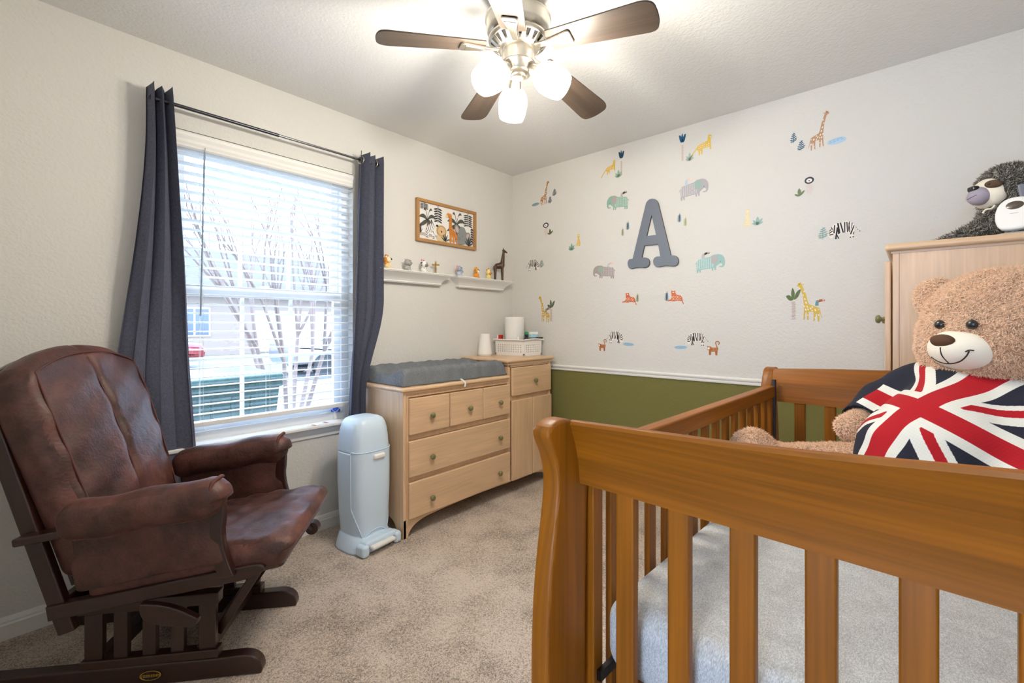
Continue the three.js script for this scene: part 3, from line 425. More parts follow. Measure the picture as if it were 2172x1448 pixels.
// ================================================================ diaper pail
{
  const p = thing('diaper_pail', 'tall pale blue grey plastic diaper pail between curtain and dresser', 'pail', [0.315, 0, 1.582], 0.10);
  const superE = (w, d, n, k) => { const c = Math.cos(k), s = Math.sin(k); return [Math.sign(c) * Math.abs(c) ** (2 / n) * w, Math.sign(s) * Math.abs(s) ** (2 / n) * d]; };
  const loft = (rows, n = 64, e = 3.2) => { const pos = [], idx = []; rows.forEach(([y, w, d, ox = 0, oz = 0]) => { for (let i = 0; i < n; i++) { const [a, b] = superE(w, d, e, i / n * Math.PI * 2); pos.push(a + ox, y, b + oz); } }); for (let j = 0; j < rows.length - 1; j++) for (let i = 0; i < n; i++) { const a = j * n + i, b = j * n + (i + 1) % n; idx.push(a, a + n, b + n, a, b + n, b); } const c0 = pos.length / 3; pos.push(rows[0][3] ?? 0, rows[0][0], 0, rows.at(-1)[3] ?? 0, rows.at(-1)[0], 0); const L = (rows.length - 1) * n; for (let i = 0; i < n; i++) { idx.push(c0, i, (i + 1) % n, c0 + 1, L + (i + 1) % n, L + i); } const g = new THREE.BufferGeometry(); g.setAttribute('position', new THREE.Float32BufferAttribute(pos, 3)); g.setIndex(idx); g.computeVertexNormals(); return g; };
  add('body', loft([[0.06, 0.098, 0.098], [0.075, 0.104, 0.104], [0.20, 0.112, 0.112], [0.36, 0.1175, 0.1175], [0.50, 0.1165, 0.1165], [0.508, 0.115, 0.115]]), M.plastic, p);
  add('lid', loft([[0.508, 0.1145, 0.1145], [0.516, 0.1150, 0.1150], [0.58, 0.1105, 0.1105], [0.625, 0.1045, 0.1045], [0.655, 0.096, 0.096], [0.672, 0.086, 0.086], [0.682, 0.070, 0.070], [0.687, 0.045, 0.045], [0.688, 0.02, 0.02]], 64, 3.4), M.plastic, p);
  // front door panel, a shell standing proud of the body towards +x
  const shell = (() => { const pos = [], idx = [], nu = 36, nv = 24; for (let j = 0; j <= nv; j++) for (let i = 0; i <= nu; i++) { const v = j / nv, y = lerp(0.085, 0.515, v), u = i / nu, half = 1.30 * Math.min(1, (0.45 + 1.6 * v)), k = lerp(-half, half, u), w = 0.1205 - 0.012 * ((y - 0.38) / 0.3) ** 2 * (y < 0.38 ? 1 : 0.1); const [a, b] = superE(w, w, 3.2, k); pos.push(a, y - 0.03 * (1 - v) * Math.cos(u * 2 * Math.PI) * 0.5, b); } for (let j = 0; j < nv; j++) for (let i = 0; i < nu; i++) { const a = j * (nu + 1) + i; idx.push(a, a + nu + 2, a + 1, a, a + nu + 1, a + nu + 2, a, a + 1, a + nu + 2, a, a + nu + 2, a + nu + 1); } const g = new THREE.BufferGeometry(); g.setAttribute('position', new THREE.Float32BufferAttribute(pos, 3)); g.setIndex(idx.filter((_, k) => k % 12 < 6)); g.computeVertexNormals(); return g; })();
  const door = add('front_panel', shell, M.plastic, p);
  { const pos = shell.attributes.position, nu = 36, nv = 24, edge = []; for (let j = nv; j >= 0; j--) edge.push([pos.getX(j * (nu + 1) + nu), pos.getY(j * (nu + 1) + nu), pos.getZ(j * (nu + 1) + nu)]); for (let i = nu - 4; i >= 4; i -= 4) edge.push([pos.getX(i), pos.getY(i), pos.getZ(i)]); for (let j = 0; j <= nv; j++) edge.push([pos.getX(j * (nu + 1)), pos.getY(j * (nu + 1)), pos.getZ(j * (nu + 1))]); for (let i = 4; i < nu; i += 4) { const q = nv * (nu + 1) + i; edge.push([pos.getX(q), pos.getY(q), pos.getZ(q)]); } add('panel_edge', tube(edge, 0.0026, 220, 6, true), M.plastic, door); }
  add('latch', rbox(0.108, 0.132, 0.470, 0.497, -0.045, 0.028, 0.010, 4), M.white, p, 'white latch button');
  // flared base with pedal
  add('base', loft([[0.0, 0.128, 0.135, 0.012], [0.012, 0.128, 0.135, 0.012], [0.045, 0.120, 0.126, 0.008], [0.070, 0.112, 0.114, 0.002], [0.082, 0.104, 0.104]], 64, 3.0), M.plastic, p);
  add('foot', [rbox(0.10, 0.170, 0, 0.062, 0.080, 0.125, 0.018, 4), rbox(0.10, 0.170, 0, 0.062, -0.125, -0.080, 0.018, 4), rbox(0.10, 0.158, 0.040, 0.072, -0.10, 0.10, 0.014, 4)], M.plastic, p);
  add('pedal', rbox(0.118, 0.182, 0.030, 0.050, -0.074, 0.074, 0.009, 4), M.white, p, 'white foot pedal');
}
// ================================================================ crib: local x across, -z towards the headboard
const CRIB_AT = [2.036, 0, 2.164], CRIB_TURN = -2.5 * Math.PI / 180;
{
  const c = thing('crib', 'honey oak sleigh crib with slatted ends and sides', 'crib', CRIB_AT, CRIB_TURN);
  const WID = 0.80, FAR = 1.435;
  const outer = [[-0.040, 0], [-0.056, 0.25], [-0.066, 0.50], [-0.0625, 0.636], [-0.054, 0.721], [-0.040, 0.806], [-0.032, 0.859], [-0.033, 0.900], [-0.044, 0.936], [-0.058, 0.963], [-0.0615, 0.979], [-0.054, 0.990]];
  const inner = [[0.018, 0.989], [0.030, 0.974], [0.042, 0.953], [0.058, 0.915], [0.064, 0.873], [0.062, 0.830], [0.059, 0.727], [0.056, 0.582], [0.054, 0.400], [0.048, 0]];
  const crown = [[-0.035, 0.9975], [-0.015, 0.9985], [0.004, 0.996]];
  const postShape = (() => { const a = new THREE.SplineCurve(outer.map((p) => new THREE.Vector2(...p))).getPoints(40), b = new THREE.SplineCurve([...[outer.at(-1)], ...crown, ...inner].map((p) => new THREE.Vector2(...p))).getPoints(50); return new THREE.Shape([...a, ...b.slice(1)]); })();
  const post = (u0, far) => { const g = extrude(postShape, 0.042, 0.006, 3); // shape x = w, extruded along z
    const f = flat(g), p = f.attributes.position; for (let i = 0; i < p.count; i++) { const w = p.getX(i), t = p.getZ(i); p.setXYZ(i, u0 + t, p.getY(i), -(far ? FAR - w : w)); }
    const q = V(), r = V(); if (far) for (let t = 0; t < p.count; t += 3) { q.fromBufferAttribute(p, t + 1); r.fromBufferAttribute(p, t + 2); p.setXYZ(t + 1, r.x, r.y, r.z); p.setXYZ(t + 2, q.x, q.y, q.z); }
    const m = toCreasedNormals(f, 0.6); return uvBox(m, 'y', u0 + (far ? 0.5 : 0)); };
  for (const far of [0, 1]) {
    add('post', post(-0.022, far), M.crib, c); add('post', post(WID - 0.020, far), M.crib, c);
    // curved arched panel: cross-section loop per station
    const crest = new THREE.SplineCurve((far ? [[0, 0.993], [0.12, 1.0], [0.27, 1.007], [0.45, 1.012], [0.60, 1.008], [0.72, 1.0], [0.80, 0.993]] : [[0, 0.993], [0.12, 0.998], [0.25, 1.003], [0.35, 1.008], [0.45, 1.016], [0.54, 1.025], [0.61, 1.031], [0.67, 1.030], [0.73, 1.018], [0.80, 0.994]]).map((p) => new THREE.Vector2(...p))).getPoints(200);
    const topY = (u) => { let k = 0; while (k < 199 && crest[k + 1].x < u) k++; return crest[k].y; }, wf = (y) => { const t = (y - 0.865) / 0.135; return 0.034 - 0.004 * t - 0.036 * Math.max(0, t) ** 2; };
    const rows = 40, pos = [], idx = []; let n = 0;
    for (let i = 0; i <= rows; i++) { const u = lerp(0.018, WID - 0.018, i / rows), T = topY(u) + 0.001, loop = []; const K = 14; for (let k = 0; k <= K; k++) { const y = lerp(0.866, T - 0.008, k / K); loop.push([wf(y), y]); } const wt = wf(T - 0.008); loop.push([wt + 0.003, T - 0.002], [wt + 0.010, T], [wt + 0.020, T - 0.002], [wt + 0.024, T - 0.008]); for (let k = K; k >= 0; k--) { const y = lerp(0.866, T - 0.010, k / K); loop.push([wf(y) + 0.024, y]); } n = loop.length; for (const [w, y] of loop) pos.push(u, y, -(far ? FAR - w : w)); }
    for (let i = 0; i < rows; i++) for (let k = 0; k < n; k++) { const a = i * n + k, b = i * n + (k + 1) % n; far ? idx.push(a, a + n, b + n, a, b + n, b) : idx.push(a, b + n, a + n, a, b, b + n); }
    const g = new THREE.BufferGeometry(); g.setAttribute('position', new THREE.Float32BufferAttribute(pos, 3)); g.setIndex(idx);
    add(far ? 'headboard_panel' : 'footboard_panel', uvBox(toCreasedNormals(flat(g), 0.7), 'x', far), M.crib, c);
    for (let k = 0; k < 7; k++) { const u = 0.118 + k * 0.1, w = 0.045; add('slat', uvBox(rbox(u - 0.0185, u + 0.0185, 0.27, 0.872, -(far ? FAR - w : w) - 0.010, -(far ? FAR - w : w) + 0.010, 0.004, 3), 'y', k * 0.37), M.crib, c); }
    const wr = far ? FAR - 0.045 : 0.045; add('lower_rail', uvBox(rbox(0.018, WID - 0.018, 0.20, 0.275, -wr - 0.012, -wr + 0.012, 0.004, 3), 'x', far), M.crib, c);
  }
  for (const u of [0.018, WID - 0.02]) {
    add('side_top_rail', uvBox(merge([rbox(u - 0.018, u + 0.018, 0.882, 0.930, -(FAR - 0.067), -0.067, 0.006, 3)]), 'z', u), M.crib, c);
    add('side_lower_rail', uvBox(rbox(u - 0.014, u + 0.014, 0.30, 0.36, -(FAR - 0.067), -0.067, 0.005, 3), 'z', u), M.crib, c);
    for (const w of [0.085, FAR - 0.085]) add('side_stile', uvBox(rbox(u - 0.012, u + 0.012, 0.30, 0.885, -w - 0.017, -w + 0.017, 0.003), 'y', w), M.crib, c);
    for (let k = 0; k < 14; k++) { const w = 0.158 + k * 0.0862; add('side_slat', uvBox(rbox(u - 0.008, u + 0.008, 0.355, 0.886, -w - 0.017, -w + 0.017, 0.004, 2), 'y', k * 0.29 + u), M.crib, c); }
    for (const w of [FAR - 0.072]) add('slide_track', rod([u + 0.014, 0.32, -w], [u + 0.014, 0.955, -w], 0.008, 0.008, 12), mat(0x3c3a40, { roughness: 0.4, metalness: 0.4 }), c, 'dark drop side slide track');
  }
  for (const w of [0.35, 0.72, 1.09]) add('support_bar', box(0.03, WID - 0.03, 0.468, 0.484, -w - 0.02, -w + 0.02), M.darkSteel, c);
  add('support_edge', [box(0.036, 0.046, 0.466, 0.486, -(FAR - 0.07), -0.07), box(WID - 0.046, WID - 0.036, 0.466, 0.486, -(FAR - 0.07), -0.07)], M.darkSteel, c);
}
{ // mattress
  const m = thing('crib_mattress', 'crib mattress in a fitted pale grey jersey sheet', 'mattress', CRIB_AT, CRIB_TURN);
  const g = new RoundedBoxGeometry(0.712, 0.144, 1.33, 10, 0.045); g.translate(0.398, 0.558, -0.742);
  const p = g.attributes.position; for (let i = 0; i < p.count; i++) { const x = p.getX(i), z = p.getZ(i); if (p.getY(i) > 0.60) p.setY(i, p.getY(i) + 0.004 * Math.sin(z * 9 + x * 4) * Math.sin(x * 7)); }
  add('sheet', uvBox(g, 'x'), M.sheet, m);
}
// ================================================================ teddy bear sitting in the far corner of the crib
{
  const b = thing('teddy_bear', 'huge light brown teddy bear in a union jack sweater sitting in the crib', 'teddy bear', CRIB_AT, CRIB_TURN);
  const L = (u, y, w) => [u, y, -w];                            // crib coordinates to local
  const head = [0.652, 1.170, -1.105], fd = 35 * Math.PI / 180;
  const hf = V(-0.58, -0.07, 0.81).normalize(), hr = V(0.81, 0, 0.58).normalize(), hu = hf.clone().cross(hr).negate().normalize();   // head: forwards, its left (screen right), up
  if (hu.y < 0) hu.negate();
  const H = (r, u, f) => [head[0] + hr.x * r + hu.x * u + hf.x * f, head[1] + hr.y * r + hu.y * u + hf.y * f, head[2] + hr.z * r + hu.z * u + hf.z * f];
  const toHead = (x, y, z) => { const d = V(x - head[0], y - head[1], z - head[2]); return [d.dot(hr), d.dot(hu), d.dot(hf)]; };
  const headD = (x, y, z) => { const [r, u, f] = toHead(x, y, z); let d = ellip(r, u, f, [0, 0, 0], [0.176, 0.163, 0.160]); d = smin(d, ellip(r, u, f, [0, -0.055, 0.03], [0.168, 0.108, 0.145]), 0.05); for (const s of [-1, 1]) d = smin(d, ellip(r, u, f, [s * 0.150, 0.090, 0.020], [0.058, 0.060, 0.034]), 0.015); return d; };
  const hip = L(0.55, 0.79, 0.96), chest = L(0.61, 0.955, 1.085), shR = L(0.485, 0.985, 1.145), elR = L(0.40, 0.925, 1.14), wrR = L(0.345, 0.875, 1.045), shL = L(0.69, 0.965, 0.985), wrL = L(0.675, 0.82, 0.80);
  const footR = L(0.100, 0.742, 0.84), footL = L(0.655, 0.715, 0.69);
  const torso = (x, y, z, o = 0) => { let d = capsule(x, y, z, hip, chest, 0.188 + o, 0.150 + o); return smin(d, ellip(x, y, z, L(0.52, 0.82, 0.92), [0.15 + o, 0.15 + o, 0.15 + o]), 0.09); };
  const arms = (x, y, z, o = 0) => Math.min(smin(capsule(x, y, z, shR, elR, 0.078 + o, 0.066 + o), capsule(x, y, z, elR, wrR, 0.066 + o, 0.052 + o), 0.03), capsule(x, y, z, shL, wrL, 0.075 + o, 0.06 + o));
  const wob = (x, y, z) => 0.0022 * Math.sin(x * 61 + y * 23) * Math.sin(y * 57 - z * 31) + 0.0016 * Math.sin(z * 90 + x * 40);
  const bodyD = (x, y, z) => {
    let d = torso(x, y, z, -0.012); d = smin(d, arms(x, y, z, -0.012), 0.03);
    d = smin(d, capsule(x, y, z, L(0.46, 0.735, 0.99), L(0.19, 0.722, 0.90), 0.108, 0.088), 0.04); d = smin(d, ellip(x, y, z, footR, [0.078, 0.112, 0.092]), 0.04);
    d = smin(d, capsule(x, y, z, L(0.62, 0.72, 0.92), L(0.65, 0.71, 0.76), 0.09, 0.075), 0.04); d = smin(d, ellip(x, y, z, footL, [0.07, 0.085, 0.06]), 0.04);
    d = smin(d, ellip(x, y, z, L(0.338, 0.868, 1.005), [0.048, 0.043, 0.052]), 0.02);
    d = smin(d, headD(x, y, z), 0.03); d = Math.max(d, 0.632 - y);
    return d + wob(x, y, z);
  };
  const bg = blob(bodyD, [0.40, 0.98, -0.93], 0.46, 112), body = uvBox(bg, 'y');
  add('body', body, M.fur, b);
  const tuftMat = new THREE.MeshPhysicalMaterial({ color: 0xffffff, roughness: 1, sheen: 0.4, sheenColor: lin(0xffe6d6) });
  const muzC = [0.006, -0.050, 0.130], muzR = [0.082, 0.054, 0.074];
  const inSweater = (p) => Math.min(torso(p.x, p.y, p.z, 0.004), arms(p.x, p.y, p.z, 0.004)) < 0 && headD(p.x, p.y, p.z) > 0.01 && p.x > 0.34;
  fuzz('fur_pile', b, bg, 130000, 0.0085, 0.0013, tuftMat, [0xf9d5b6, 0xf6cfad, 0xfbdcc2, 0xf2c7a2, 0xf7d1b1], 0.9, (p) => { const [r, u, f] = toHead(p.x, p.y, p.z); return ellip(r, u, f, muzC, muzR) > 0.004 && !inSweater(p) && !(p.x < 0.075 && p.y < 0.83); });
  add('muzzle', blob((x, y, z) => { const [r, u, f] = toHead(x, y, z); return smin(ellip(r, u, f, muzC, muzR), ellip(r, u, f, [0, -0.038, 0.155], [0.056, 0.038, 0.052]), 0.03); }, H(0, -0.045, 0.135), 0.15, 56), M.cream, b, 'cream muzzle');
  const put = (g, r, u, f) => { const m = new THREE.Matrix4().makeBasis(hr, hu, hf); g.applyMatrix4(m); return g.translate(...H(r, u, f)); };
  const surf = (r, u) => { let f = 0.30; for (let k = 0; k < 60; k++) { const [x, y, z] = H(r, u, f); const [a, bb, cc] = [r, u, f]; const d = Math.min(smin(ellip(a, bb, cc, muzC, muzR), ellip(a, bb, cc, [0, -0.038, 0.155], [0.056, 0.038, 0.052]), 0.03), headD(x, y, z)); f -= Math.max(0.0005, d * 0.7); if (d < 0.0008) break; } return f; };
  { const s = new THREE.Shape(); s.moveTo(0, -0.028); s.quadraticCurveTo(0.042, -0.020, 0.046, 0.010); s.quadraticCurveTo(0.04, 0.026, 0, 0.026); s.quadraticCurveTo(-0.04, 0.026, -0.046, 0.010); s.quadraticCurveTo(-0.042, -0.020, 0, -0.028);
    add('nose', put(ball(1, 0, 0, 0, 0.029, 0.0175, 0.014, 24), -0.004, -0.020, surf(0, -0.020) - 0.004), M.brownNose, b, 'brown fabric nose'); }
  const line = (pts) => tube(pts.map(([r, u]) => H(r, u, surf(r, u) + 0.0004)), 0.0017, 40, 6);
  add('mouth', [line([[-0.003, -0.036], [-0.002, -0.056], [0.004, -0.078]]), line([[-0.040, -0.066], [-0.022, -0.077], [0.004, -0.080], [0.030, -0.072], [0.046, -0.056], [0.051, -0.044]]), line([[0.045, -0.046], [0.051, -0.042], [0.058, -0.043]])], mat(0x2b1d18, { roughness: 0.8 }), b, 'dark stitched smile');
  for (const r of [-0.037, 0.037]) { add('eye', put(ball(0.0125, 0, 0, 0, 1, 1, 0.8), r, 0.020, surf(r, 0.020) + 0.001), M.black, b, 'shiny black eye'); }
  add('foot_pad', blob((x, y, z) => { const d = ellip(x, y, z, [footR[0] - 0.034, footR[1] - 0.012, footR[2] + 0.018], [0.044, 0.096, 0.070]); return Math.max(d, 0.633 - y); }, footR, 0.14, 44), M.cream, b, 'pale sole of the foot');
  // sweater with the flag knitted in
  const N = 512, flagTex = (() => {
    const navy = [30, 33, 48], white = [226, 226, 216], red = [172, 10, 26];
    return dataTex(N, (i) => { const u = (i % N) / N - 0.5, v = ((i / N) | 0) / N - 0.5; let x = u * 0.62, y = v * 0.62; const knit = Math.sin((i % N) * 1.3) * 2 + Math.sin(((i / N) | 0) * 1.1) * 2; const fw = 0.235, fh = 0.20;
      let c = navy; if (Math.abs(x) < fw && Math.abs(y) < fh) { const dl = Math.hypot(fw, fh), d1 = (x * fh - y * fw) / dl, d2 = (x * fh + y * fw) / dl; if (Math.abs(d1) < 0.030 || Math.abs(d2) < 0.030) c = white;
        const s1 = (x > 0 ? 1 : -1); if ((d1 * s1 > -0.016 && d1 * s1 < 0.004 && Math.abs(d2) > 0.03) || (d2 * s1 > -0.004 && d2 * s1 < 0.016 && Math.abs(d1) > 0.03)) c = red;
        if (Math.abs(x) < 0.053 || Math.abs(y) < 0.046) c = white; if (Math.abs(x) < 0.029 || Math.abs(y) < 0.023) c = red; }
      return [cl8(c[0] + knit), cl8(c[1] + knit), cl8(c[2] + knit)]; }, true, 1); })();
  flagTex.wrapS = flagTex.wrapT = THREE.ClampToEdgeWrapping;
  const sweaterD = (x, y, z) => { let d = smin(torso(x, y, z, 0.003), arms(x, y, z, 0.003), 0.035); d = Math.max(d, 0.634 - y); d = Math.max(d, -headD(x, y, z) - 0.004); const cu = capsule(x, y, z, L(0.30, 0.84, 0.95), L(0.335, 0.866, 1.02), 0.075, 0.06); d = Math.max(d, -cu + 0.002); return d + 0.003 * Math.sin(y * 70 + x * 20) * Math.sin(x * 24 + z * 13); };
  const sg = blob(sweaterD, [0.53, 0.88, -0.98], 0.34, 104);
  const fh = V(-Math.sin(fd), 0, Math.cos(fd)), ll = V(Math.cos(fd), 0, Math.sin(fd)), le = 33 * Math.PI / 180, ro = 15 * Math.PI / 180;
  const ax = V(0, Math.cos(le), 0).addScaledVector(fh, -Math.sin(le)), up2 = ax.clone().multiplyScalar(Math.cos(ro)).addScaledVector(ll, Math.sin(ro)), l2 = ll.clone().multiplyScalar(Math.cos(ro)).addScaledVector(ax, -Math.sin(ro)), C = V(0.505, 0.948, -0.875);
  { const p = sg.attributes.position, n = sg.attributes.normal, uv = new Float32Array(p.count * 2), q = V(), front = fh.clone().multiplyScalar(Math.cos(le)).add(V(0, Math.sin(le), 0)); for (let i = 0; i < p.count; i++) { q.fromBufferAttribute(p, i).sub(C); let u = q.dot(l2) / 0.62 + 0.5, v = q.dot(up2) / 0.62 + 0.5; const t = 3 * Math.floor(i / 3), face = V(n.getX(t), n.getY(t), n.getZ(t)).dot(front); if (face < -0.1) { u = 0.01; v = 0.01; } uv[2 * i] = u; uv[2 * i + 1] = v; } sg.setAttribute('uv', new THREE.BufferAttribute(uv, 2)); }
  add('sweater', sg, mat(0xffffff, { roughness: 0.95, map: flagTex, sheen: 0.3 }), b, 'navy knitted sweater with a union jack');
}
// ================================================================ wardrobe against the right wall
{
  const t = thing('wardrobe', 'tall light maple wardrobe standing behind the crib', 'wardrobe', [0, 0, 0]);
  const x0 = 2.492, x1 = 3.005, z0 = 0.035, z1 = 0.62, top = 1.455;
  add('body', uvBox(box(x0 + 0.018, x1, 0.05, top, z0, z1 - 0.003), 'y'), M.pale, t);
  add('front_stile', uvBox(rbox(x0, x0 + 0.0195, 0.0, top, z1 - 0.035, z1, 0.002), 'y', 0.3), M.pale, t); add('front_stile', uvBox(rbox(x0, x0 + 0.0195, 0.0, top, z0, z0 + 0.035, 0.002), 'y', 0.6), M.pale, t);
  add('side_panel', uvBox(rbox(x0 + 0.021, x1, 0.0, top, z1 - 0.004, z1 + 0.0, 0.001), 'y', 0.9), M.pale, t);
  add('top_board', uvBox(rbox(x0 - 0.022, x1 + 0.008, top + 0.004, top + 0.032, z0 - 0.01, z1 + 0.022, 0.013, 5), 'x', 0.2), M.pale, t);
  add('cornice', uvBox(box(x0 - 0.004, x1, top - 0.004, top + 0.006, z0, z1 + 0.004), 'x'), M.pale, t);
  const knobG = lathe([[0.006, 0], [0.0065, 0.008], [0.009, 0.012], [0.0155, 0.016], [0.0165, 0.021], [0.014, 0.027], [0.007, 0.030], [0.001, 0.0305]], 20); knobG.rotateZ(Math.PI / 2);
  for (const [a, b2, kz] of [[z1 - 0.012, (z0 + z1) / 2 + 0.002, z1 - 0.05], [(z0 + z1) / 2 - 0.002, z0 + 0.012, z0 + 0.05]]) { const d = add('door', uvBox(rbox(x0 - 0.024, x0 - 0.004, 0.10, 1.425, b2, a, 0.006, 3), 'y', a), M.pale, t); const k = add('knob', knobG, M.knob, d, 'olive green round knob'); k.position.set(x0 - 0.023, 1.200, kz + 0.03); }
}
// ---------------------------------------------------------------- plush sloth on the wardrobe
{
  const Y = 1.487, s = thing('plush_sloth', 'grey shaggy plush sloth with a masked face lying on the wardrobe', 'plush toy', [2.80, Y, 0.36]);
  const head = [0.012, 0.205, 0.0], hf = V(-0.80, 0.02, 0.60).normalize(), hr = V(0.60, 0, 0.80).normalize(), hu = V(0, 1, 0);
  const toHead = (x, y, z) => { const d = V(x - head[0], y - head[1], z - head[2]); return [d.dot(hr), d.dot(hu), d.dot(hf)]; };
  const H = (r, u, f) => [head[0] + hr.x * r + hu.x * u + hf.x * f, head[1] + hr.y * r + hu.y * u + hf.y * f, head[2] + hr.z * r + hu.z * u + hf.z * f];
  const D = (x, y, z) => {
    const [r, u, f] = toHead(x, y, z); let d = ellip(r, u, f, [0, 0.005, -0.01], [0.092, 0.085, 0.086]);
    d = smin(d, capsule(x, y, z, [0.03, 0.09, -0.02], [0.10, 0.075, -0.03], 0.088, 0.075), 0.04);
    d = smin(d, capsule(x, y, z, [0.0, 0.085, 0.02], [-0.075, 0.040, 0.045], 0.048, 0.030), 0.03); d = smin(d, capsule(x, y, z, [-0.075, 0.040, 0.045], [-0.165, 0.014, 0.085], 0.030, 0.014), 0.02);
    d = smin(d, capsule(x, y, z, [0.05, 0.06, 0.05], [0.10, 0.028, 0.10], 0.04, 0.028), 0.03);
    return Math.max(d, 0.001 - y) + 0.003 * Math.sin(x * 110 + y * 60) * Math.sin(z * 90 + y * 70);
  };
  const g = blob(D, [0.0, 0.13, 0.0], 0.22, 84);
  add('body', g, mat(0x4a4743, { roughness: 1 }), s);
  const faceC = [-0.004, -0.012, 0.045], faceR = [0.064, 0.060, 0.052];
  fuzz('shaggy_pile', s, g, 48000, 0.017, 0.0017, new THREE.MeshPhysicalMaterial({ color: 0xffffff, roughness: 1 }), [0x5a5650, 0x6b665f, 0x8d877d, 0xbdb7ac, 0x46423d, 0xe2ddd4, 0x78736b], 1.0, (p) => { const [r, u, f] = toHead(p.x, p.y, p.z); return ellip(r, u, f, faceC, faceR) > 0.004; });
  add('face', blob((x, y, z) => { const [r, u, f] = toHead(x, y, z); return ellip(r, u, f, faceC, faceR); }, H(0, -0.01, 0.045), 0.085, 44), M.cream, s, 'cream fabric face');
  add('snout', blob((x, y, z) => { const [r, u, f] = toHead(x, y, z); return ellip(r, u, f, [0, -0.024, 0.088], [0.036, 0.034, 0.036]); }, H(0, -0.024, 0.088), 0.06, 36), mat(0xa79fae, { roughness: 0.9 }), s, 'lilac grey snout');
  const put = (q, r, u, f) => { q.applyMatrix4(new THREE.Matrix4().makeBasis(hr, hu, hf)); return q.translate(...H(r, u, f)); };
  add('nose', put(rbox(-0.016, 0.016, -0.009, 0.009, -0.012, 0.010, 0.006, 3), 0, 0.002, 0.112), M.black, s, 'black nose');
  for (const sd of [-1, 1]) { const q = ball(1, 0, 0, 0, 0.024, 0.015, 0.012); q.rotateZ(sd * -0.15); q.rotateY(sd * 0.75); add('eye_patch', put(q, sd * 0.042, 0.008, 0.078), mat(0x5b4636, { roughness: 0.9 }), s, 'brown eye patch'); add('eye', put(ball(0.005), sd * 0.040, 0.009, 0.090), M.black, s); }
  add('mouth', tube([H(-0.012, -0.036, 0.122), H(0.006, -0.032, 0.124), H(0.022, -0.026, 0.117)], 0.0012, 12, 5), mat(0x2a2430), s);
  add('arm_patch', at(rbox(-0.016, 0.016, -0.034, 0.034, -0.005, 0.005, 0.005, 3), 0.052, 0.165, 0.088, -0.1, 0.45, 0.15), mat(0x8c8f9c, { roughness: 0.9 }), s, 'grey fabric patch');
  add('ribbon', tube([[-0.052, 0.112, 0.075], [-0.045, 0.122, 0.082], [-0.030, 0.124, 0.083], [-0.022, 0.134, 0.080]], 0.0035, 14, 6), M.cream, s, 'small cream ribbon');
  for (let k = 0; k < 3; k++) add('claw', tube([[-0.155, 0.014, 0.080 + k * 0.008], [-0.178, 0.012, 0.090 + k * 0.007], [-0.196, 0.006, 0.094 + k * 0.006]], 0.005, 10, 6), mat(0x3a3533, { roughness: 0.8 }), s);
}
{ // baby monitor
  const m = thing('baby_monitor', 'white rounded baby monitor with a dark oval lens leaning on the sloth', 'baby monitor', [2.822, 1.487, 0.530], -0.35);
  const sh = new THREE.Shape(); sh.moveTo(-0.030, 0); sh.quadraticCurveTo(-0.002, -0.008, 0.028, 0.0); sh.quadraticCurveTo(0.048, 0.012, 0.050, 0.05); sh.quadraticCurveTo(0.050, 0.100, 0.018, 0.112); sh.quadraticCurveTo(0, 0.116, -0.018, 0.112); sh.quadraticCurveTo(-0.050, 0.100, -0.050, 0.05); sh.quadraticCurveTo(-0.048, 0.012, -0.030, 0);
  const g = extrude(sh, 0.030, 0.009, 4); g.rotateX(-0.16); g.translate(0, 0.022, 0); add('body', g, M.white, m);
  const lens = new THREE.SphereGeometry(1, 28, 16).scale(0.026, 0.017, 0.004); lens.rotateX(-0.16); lens.translate(0, 0.108, 0.0145); add('lens', lens, mat(0x4a3f35, { roughness: 0.25, clearcoat: 0.6 }), m, 'dark oval lens window');
  for (const [x, y] of [[0, 0.080], [0, 0.074]]) { const k = rbox(-0.010, 0.010, -0.0006, 0.0006, 0, 0.001, 0.0004); k.rotateX(-0.16); k.translate(x, y, 0.0205); add('mark', k, mat(0x9aa0a4), m); }
  add('stand', at(lathe([[0.001, 0], [0.055, 0], [0.056, 0.004], [0.050, 0.010], [0.02, 0.013], [0.001, 0.013]], 32), 0, 0, 0.01), mat(0x9a9fa6, { roughness: 0.4 }), m, 'grey disc stand');
}
// ================================================================ glider chair: local x forwards, z towards the crib side
function softBox(w, h, d, r, seg, deform) {
  const g = new THREE.BoxGeometry(2, 2, 2, ...seg); g.deleteAttribute('uv'); g.deleteAttribute('normal'); const m = mergeVertices(g, 1e-4), p = m.attributes.position, hx = w / 2, hy = h / 2, hz = d / 2;
  for (let i = 0; i < p.count; i++) { const v = V(p.getX(i) * hx, p.getY(i) * hy, p.getZ(i) * hz), q = V(Math.max(-hx + r, Math.min(hx - r, v.x)), Math.max(-hy + r, Math.min(hy - r, v.y)), Math.max(-hz + r, Math.min(hz - r, v.z))), e = v.clone().sub(q); if (e.lengthSq() > 1e-12) { const a = Math.max(Math.abs(e.x), Math.abs(e.y), Math.abs(e.z)); e.setLength(r * Math.min(1, a / r)); } v.copy(q.add(e)); deform?.(v, p.getX(i), p.getY(i), p.getZ(i)); p.setXYZ(i, v.x, v.y, v.z); }
  m.computeVertexNormals(); return m;
}
